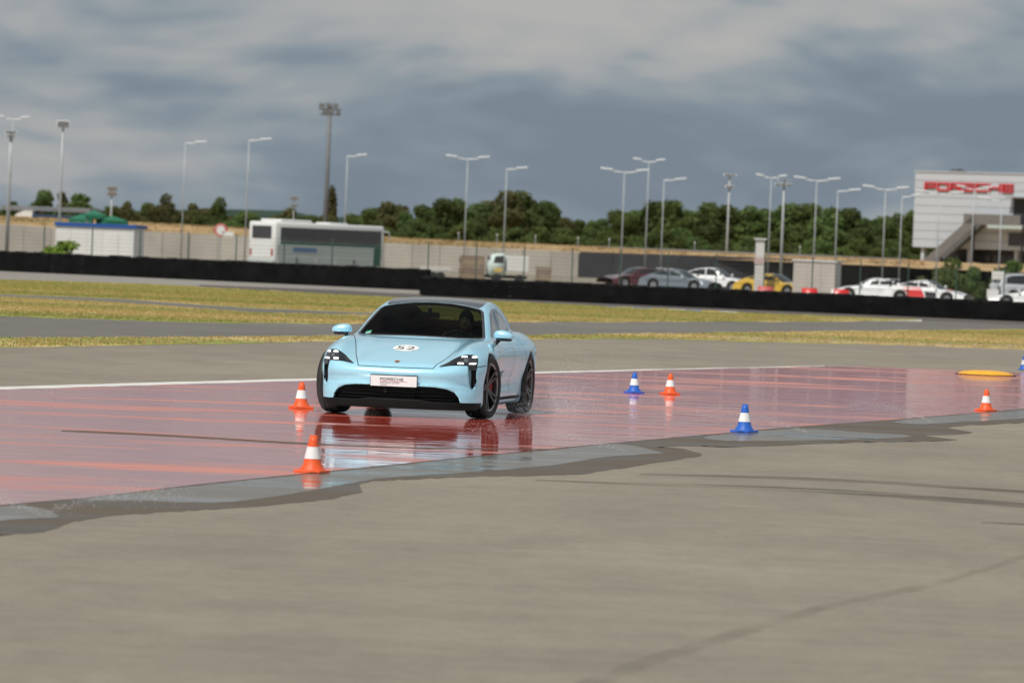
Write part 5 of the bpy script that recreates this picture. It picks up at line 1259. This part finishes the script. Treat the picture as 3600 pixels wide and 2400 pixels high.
def parked(kind, px, Y, rz, paint, label, extra=None, dz=0.0):
    s = SHP[kind]; p = gx(px, Y); t = thing('parked_car', label, 'car', (p.x, Y, dz), rz, 'cars parked behind the tyre wall')
    mesh_obj('body', np_mesh('body', s['V'], s['Q']), paint, t, True); b = s['bv']; g = s['gw']
    w0, w1 = s['ws']; r0, r1 = s['rwn']
    ww = [(w1, -g * .55), (w1 - .12, -g * .82), (w0, -g * .60), (w0 - .03, 0), (w0, g * .60), (w1 - .12, g * .82), (w1, g * .55), (w1 + .03, 0)]
    patch('windscreen', b, ww, 'Z+', .006, m_glass2, t, .12)
    if kind != 'van': patch('rear_window', b, [(r1, -g * .5), (r0, -g * .56), (r0, g * .56), (r1, g * .5)], 'Z+', .006, m_glass2, t, .12)
    else: patch('rear_window', b, [(-g * .7, 1.2), (g * .7, 1.2), (g * .6, 1.6), (-g * .6, 1.6)], 'X-', .006, m_glass2, t, .12)
    for sd in ('Y+', 'Y-'):
        patch('side_window', b, s['W'], sd, .006, m_glass2, t, .12); strip('door_pillar', b, [(-.35, s['W'][1][1] - .02), (-.38, s['W'][5][1] + .0)], .07, sd, .009, paint, t)
        strip('door_gap', b, [(-.35, s['W'][1][1] - .05), (-.35, .35)], .012, sd, .003, m_seam, t)
        sg_ = 1 if sd == 'Y+' else -1
        mr_ = part('wing_mirror', t, paint, [((s['W'][0][0] - .05, sg_ * (g + .20), s['W'][0][1] + .06), (.12, .18, .13))], .04, True)
        for a in (s['axf'], s['axr']):
            wv = bpy.data.objects.new('wheel', None); link(wv, t); wv.location = (a, sg_ * (s['W0'] - .13), s['wr']); wv.rotation_euler = (0, 0, 0 if sg_ > 0 else PI); k = s['wr'] / .325; wv.scale = (k, 1, k)
            link(bpy.data.objects.new('tyre', ptyre), wv); link(bpy.data.objects.new('rim', prim), wv)
        patch('headlight', b, [(sg_ * .45, .55), (sg_ * .78, .58), (sg_ * .76, .72 if kind != 'van' else .8), (sg_ * .5, .66)], 'X+', .006, m_headl, t, .08)
        patch('tail_light', b, [(sg_ * .42, .66), (sg_ * .78, .66), (sg_ * .78, .80), (sg_ * .42, .78)], 'X-', .006, m_tail, t, .08)
    patch('grille', b, [(-.5, .28), (.5, .28), (.45, .42), (-.45, .42)], 'X+', .006, m_plast, t, .1)
    part('underbody', t, m_dark, [((0, 0, .22), (s['hl'] * 1.7, 1.1, .1))])
    if extra: extra(t, s)
    return t
m_cw = mat('white_car_paint', (.74, .75, .76), .3, var=.02, coat=.9); m_cs = mat('silver_grey_car_paint', (.20, .23, .26), .3, .5, var=.03, coat=.9); m_cy = mat('yellow_car_paint', (.58, .37, .04), .3, var=.03, coat=.9)
m_cr = mat('dark_red_car_paint', (.075, .012, .014), .3, var=.03, coat=.9); m_cr2 = mat('bright_red_vinyl', (.62, .03, .03), .35, var=.03, coat=.5); m_cb = mat('black_vinyl_wrap', (.02, .02, .022), .35, var=.05)
def wing(t, s):
    wg = part('rear_wing', t, m_cw, [((-s['hl'] + .12, 0, 1.25), (.32, 1.65, .05))], .015)
    for y_ in (-.45, .45): part('wing_strut', wg, m_plast, [((-s['hl'] + .15, y_, 1.02), (.10, .04, .44))])
def race(t, s):
    b = s['bv']
    for sd in ('Y+', 'Y-'):
        patch('red_livery', b, [(-1.4, .35), (.1, .35), (-.2, .85), (-1.2, .86)], sd, .008, m_cr2, t, .12); patch('black_livery', b, [(.15, .3), (.75, .3), (.7, .62), (.05, .66)], sd, .008, m_cb, t, .12)
    patch('red_livery', b, [(1.1, -.6), (1.5, -.55), (1.5, .55), (1.1, .6)], 'Z+', .008, m_cr2, t, .12); wing(t, s)
parked('coupe', 2240, 352, R(-150), m_cr, 'dark red racing coupe with a white rear wing behind the close lamp trio', wing)
parked('coupe', 2395, 334, R(-28), m_cs, 'silver-grey coupe parked left of the white saloon', None)
parked('saloon', 2515, 345, R(-20), m_cw, 'white saloon car parked behind the silver-grey coupe', None)
parked('coupe', 2730, 322, R(-35), m_cy, 'yellow sports coupe parked left of the beige cabin', None)
parked('coupe', 3075, 316, R(172), m_cw, 'plain white coupe parked right of the beige cabin', None)
parked('coupe', 3268, 310, R(-22), m_cw, 'white racing coupe with red and black livery and a rear wing', race)
parked('coupe', 3640, 300, R(165), m_cw, 'low white coupe cut by the right edge of the picture', None)
parked('van', 3620, 365, R(20), mat('pale_silver_paint', (.55, .57, .60), .3, .3, var=.03, coat=.9), 'tall pale silver van at the right edge below the building', None)

# ------------------------------------------------------------------ cabin, totem, barriers, boards at right
m_beige = mat('beige_cabin_render', (.50, .45, .41), .8, var=.06, scale=.8)
p = gx(2790, 318); wd = gx(2940, 318).x - p.x; hb = at(2790, 917, 318).z
t = thing('kiosk', 'square beige cabin with a pale roof slab behind the tyre wall', 'kiosk', p, R(-14))
part('wall', t, m_beige, [((wd / 2, .9, hb / 2), (wd, 1.8, hb))], .01); part('roof', t, m_cab, [((wd / 2, .9, hb + .05), (wd + .16, 1.96, .10))], .02)
for i in range(3): part('panel', t, m_beige, [((wd * (i + .5) / 3, -.012, hb / 2), (wd / 3 - .03, .03, hb - .12))], .006)
part('door', t, m_cgrey, [((wd + .01, .8, 1.0), (.03, .8, 1.9))], .006)
m_tot = mat('white_totem', (.66, .65, .63), .5, var=.08, scale=2)
p = gx(2670, 320); h0 = at(2670, 842, 320).z
t = thing('totem_pillar', 'slim white pillar with a flat cap standing before the dark wall', 'pillar', p, R(10))
part('shaft', t, m_tot, [((0, 0, h0 / 2), (.44, .44, h0))], .02); part('cap', t, m_cab, [((0, 0, h0 + .03), (.62, .62, .08))], .01); part('pink_band', t, mat('pink_band', (.62, .45, .44), .5, var=.05), [((0, 0, h0 * .62), (.50, .50, .36))], .01)
part('foot', t, m_tot, [((0, 0, .12), (.6, .6, .24))], .02)
def barrier(px_, Y, mA, label, rz=0):
    p = gx(px_, Y); t = thing('plastic_barrier', label, 'barrier', p, rz, 'plastic barriers behind the tyre wall'); t.scale = (.8, .8, .86)
    bm = B(); prism(bm, [(-.22, 0), (.22, 0), (.20, .22), (.09, .34), (.08, .78), (-.08, .78), (-.09, .34), (-.20, .22)], -.5, .5, 'YZ'); bmesh.ops.bevel(bm, geom=bm.edges[:], offset=.025, segments=2, affect='EDGES'); obj('shell', bm, mA, t, True)
    part('filler_cap', t, m_plast, [((.3, 0, .80), (.09, .09, .03))]); part('end_lug', t, mA, [((.53, 0, .35), (.07, .12, .3))], .015)
barrier(2850, 291, m_cr2, 'bright red plastic barrier in front of the beige cabin'); barrier(2695, 293, mat('faded_red_plastic', (.48, .10, .10), .5, var=.1), 'faded red plastic barrier at the foot of the white pillar', .1); barrier(2962, 292, m_cr2, 'red plastic barrier left of the plain white coupe', .3)
for (px_, y_, wz, hz_, Y, lab) in [(3510, 968, .75, .5, 330, 'upper white notice board below the outside stair'), (3493, 1032, .62, .46, 300, 'lower white notice board near the tyre wall at right')]:
    p = gx(px_, Y); zc_ = at(px_, y_, Y).z; t = thing('notice_board', lab, 'sign', (p.x, Y, 0))
    part('panel', t, m_cab, [((0, -.04, zc_), (wz, .04, hz_))], .008); part('post', t, m_steel, [((0, .01, zc_ / 2), (.06, .06, zc_ + .1))])
for (px_, Y, sc_, ml, lab) in [(3335, 420, 1.75, 1, 'large light green shrub at the foot of the outside stair'), (3405, 426, 1.5, 0, 'darker shrub right of the large light green one'), (3538, 425, 1.9, 1, 'tall green shrub under the building overhang at right'), (3235, 445, .9, 2, 'small yellowish shrub below the left end of the building'), (3440, 320, .62, 0, 'low bush behind the fence beside the notice board')]:
    p = gx(px_, Y); tree('shrub', lab, ('bush', 1 + px_ % 3, ml), (p.x, Y, 0), sc_, px_, 'shrubs by the building', 'shrub', wx=.8)

# ------------------------------------------------------------------ the pale building
m_clad = mat('silver_grey_cladding', (.54, .575, .62), .45, .05, var=.025, scale=.3, rnd=.03)
m_bldk = mat('dark_ground_floor', (.035, .036, .040), .4, var=.2, scale=.5)
m_bsign = mat('red_building_letters', (.62, .02, .03), .4, var=.03)
m_stair = mat('grey_stair_steel', (.20, .195, .19), .6, .2, var=.1)
BY = 562.0; bp0 = gx(3205, BY)
bld = thing('office_building', 'pale grey panelled building with red letters and an outside stair', 'building', bp0, R(-45))
# local +X runs along the face towards the right and nearer, local -Y is outwards (towards the photographer)
ztop = at(3210, 604, BY).z; zbot = at(3205, 868, BY).z; BL = 34.0; dep = 16.0
part('core', bld, m_clad, [((BL / 2, dep / 2 + .1, (ztop + zbot) / 2), (BL, dep, ztop - zbot - .05))])
NP = 9; ph = (ztop - zbot) / NP
for i in range(NP):
    for j in range(4):
        x0, x1 = BL * j / 4, BL * (j + 1) / 4
        bm = B(); box(bm, ((x0 + x1) / 2, .05, zbot + ph * (i + .5)), (x1 - x0 - .004, .12, ph - .04), 0, .006); obj('panel', bm, m_clad, bld)
part('joint_backing', bld, m_bldk, [((BL / 2, .085, (ztop + zbot) / 2), (BL - .1, .02, ztop - zbot - .1))])
part('parapet', bld, m_clad, [((BL / 2, .35, ztop + .05), (BL + .06, .9, .12))], .01)
gf_ = part('ground_floor', bld, m_bldk, [((BL / 2 + .8, dep / 2 + 1.2, zbot / 2 - .02), (BL - 1.6, dep - 1.0, zbot + .0))])
for i in range(8): part('window', gf_, m_cglass, [((3.0 + i * 3.9, 1.66, zbot * .5), (3.4, .06, zbot * .72))])
for i in range(6): part('column', bld, m_clad, [((1.0 + i * 6.0, .55, zbot / 2), (.4, .4, zbot))], .02)
dx0 = 13.6; zl = at(3520, 788, BY - 12).z
dr_ = part('door', bld, m_bldk, [((dx0, -.02, zl + 1.25), (1.6, .10, 2.55))], .01); part('canopy', dr_, m_stair, [((dx0, -.5, zl + 2.65), (2.2, 1.0, .10))], .01)
part('upper_window', bld, m_cglass, [((dx0, -.015, zl - 1.4), (2.6, .08, 1.3))], .01)
st_ = part('stair', bld, m_stair, [((12.2, -.9, zl - .06), (6.4, 1.6, .14))], .01)
part('landing_parapet', st_, m_stair, [((11.5, -1.68, zl + .45), (7.2, .06, .95))], .005)
part('landing_rail', st_, mat('glass_green_rail', (.45, .52, .50), .3, var=.05), [((13.2, -1.74, zl - .25), (4.4, .05, .34))], .005)
nst = 26; bm = B(); sx0, sx1 = 8.9, .6
for i in range(nst):
    f = i / nst; box(bm, (sx0 + (sx1 - sx0) * f, -.9, zl - .15 - (zl - .2) * f), (.40, 1.5, .05))
o = obj('steps', bm, m_stair, st_); o['kind'] = 'stuff'
for y_ in (-1.68, -.14):
    bm = B(); prism(bm, [(sx0 + .4, zl + .92), (sx0 + .4, zl - .30), (sx1, -.05), (sx1, 1.05)], y_ - .03, y_ + .03, 'XZ'); obj('stringer', bm, m_stair, st_)
for x_, zz_ in ((8.6, zl), (14.8, zl), (4.6, zl * .5)): part('support', st_, m_bldk, [((x_, -.9, zz_ / 2 - .1), (.18, .18, zz_ - .2))])
zs1 = at(3240, 668, BY - 2).z
word('PORSCHE', 11.4, .82, .155, .16, m_bsign, bld, Matrix.Translation((1.35, -.012, zs1)) @ Matrix.Rotation(PI / 2, 4, 'X'), 'letter', .14)
pt = part('roof_plant', bld, m_mast, [((4.0, 1.6, ztop + .22), (.8, .8, .44))], .03); part('roof_duct', pt, m_mast, [((4.7, 1.6, ztop + .15), (.5, .5, .3)), ((3.3, 1.6, ztop + .13), (.4, .5, .26))], .03)

# ------------------------------------------------------------------ cones and marker
m_or = mat('orange_cone_plastic', (.78, .105, .025), .5, var=.06, scale=6); m_bl = mat('blue_cone_plastic', (.02, .115, .50), .5, var=.06, scale=6); m_cwht = mat('white_cone_band', (.74, .74, .74), .45, var=.05, scale=6)
def cone(px_, y_, m, label, h=.31):
    p = P(px_, y_); t = thing('traffic_cone', label, 'traffic cone', p, rt.uniform(0, 1.5), 'traffic cones on the wet skid pad'); t.scale = (h / .31 * 1.1, h / .31 * 1.1, h / .31)
    bm = B(); box(bm, (0, 0, .012), (.215, .215, .022), 0, .007); obj('base', bm, m, t)
    def rr(z): return .083 + (.026 - .083) * z / .31
    for nm, z0, z1, mm in (('lower_body', .022, .115, m), ('white_band', .115, .215, m_cwht), ('tip', .215, .31, m)):
        bm = B(); e = .002 if nm == 'white_band' else 0
        pr_ = [(rr(z0) + e, z0), (rr((z0 + z1) / 2) + e, (z0 + z1) / 2), (rr(z1) + e, z1)]
        if nm == 'lower_body': pr_ = [(.098, .021), (.094, .032)] + pr_[1:]
        if nm == 'tip': pr_ += [(.018, .308), (.016, .29)]
        lathe(bm, pr_, 24, 'Z'); obj(nm, bm, mm, t, True)
cone(1058, 1434, m_or, 'orange and white cone beside the front wheel of the blue car', .30)
cone(1097, 1660, m_or, 'nearest orange and white cone, at the edge of the red pad')
cone(2229, 1380, m_bl, 'blue and white cone just right of the blue car', .285)
cone(2355, 1385, m_or, 'orange and white cone standing next to a blue cone right of the car', .285)
cone(2616, 1518, m_bl, 'nearest blue and white cone, standing at the puddle edge')
cone(3466, 1443, m_or, 'orange and white cone below the yellow dome at right', .29)
cone(3600, 1300, m_bl, 'far blue and white cone cut by the right edge of the picture', .28)
m_yd = mat('yellow_dome_plastic', (.80, .40, .03), .45, var=.06)
p = P(3465, 1318); t = thing('marker_dome', 'flat yellow dome marker lying on the wet pad at right', 'marker', p)
bm = B(); lathe(bm, [(.52, .0), (.50, .03), (.40, .065), (.22, .085), (.0, .09)], 36, 'Z'); obj('shell', bm, m_yd, t, True)
bm = B(); lathe(bm, [(.56, .0), (.56, .012), (.50, .014)], 36, 'Z'); obj('rim', bm, m_plast, t)

# ------------------------------------------------------------------ flying water
m_drop = mat('white_water_spray', (.75, .77, .80), .25, var=.05, alpha=.75)
def spray(label, pts, seed):
    r = np.random.RandomState(seed); C = []; Sz = []
    for (c, d, n, spr, s0) in pts:
        t_ = r.uniform(0, 1, n) ** .8; d = np.array(d); base = np.array(c)
        p = base + np.outer(t_, d) + r.normal(0, 1, (n, 3)) * (spr * (.15 + t_))[:, None]; p[:, 2] = np.abs(p[:, 2] - .6 * (t_ ** 2) * d[2]) + .004
        C.append(p); Sz.append(s0 * r.uniform(.4, 1.3, n))
    C = np.concatenate(C); Sz = np.concatenate(Sz); O = np.array([[1, 0, 0], [-1, 0, 0], [0, 1, 0], [0, -1, 0], [0, 0, 1], [0, 0, -1]])
    V = (C[:, None] + O[None] * Sz[:, None, None]).reshape(-1, 3); f = np.array([[0, 2, 4], [2, 1, 4], [1, 3, 4], [3, 0, 4], [2, 0, 5], [1, 2, 5], [3, 1, 5], [0, 3, 5]])
    F = (f[None] + 6 * np.arange(len(C))[:, None, None]).reshape(-1, 3)
    o = mesh_obj('water_spray', np_mesh('water_spray', V, F), m_drop, None, True); tag(o, label, 'water', kind='stuff'); return o
cm_ = Matrix.Translation(car.location) @ Matrix.Rotation(car.rotation_euler.z, 4, 'Z')
def cl(x, y, z): return tuple(cm_ @ Vector((x, y, z)))
cd = lambda x, y, z: tuple(Matrix.Rotation(car.rotation_euler.z, 3, 'Z') @ Vector((x, y, z)))
spray('fine water spray thrown up beside the rear wheel of the blue car', [(cl(-1.5, .85, .02), cd(-1.3, .55, .35), 10000, .26, .0025), (cl(1.2, .95, .02), cd(-1.6, .45, .15), 3500, .18, .0020), (cl(-1.5, -.85, .02), cd(-1.6, -.5, .35), 3000, .24, .0021)], 1)
jets = [((2205, 1588), -1.6), ((2840, 1520), -1.3), ((150, 1812), -1.1), ((150, 1812), .9), ((3280, 1485), -1.0)]
spray('thin water jets arcing over the edge of the red pad', [(tuple(P(x, y, .02)), (dx, .35, .42), 900, .05, .0026) for (x, y), dx in jets], 2)
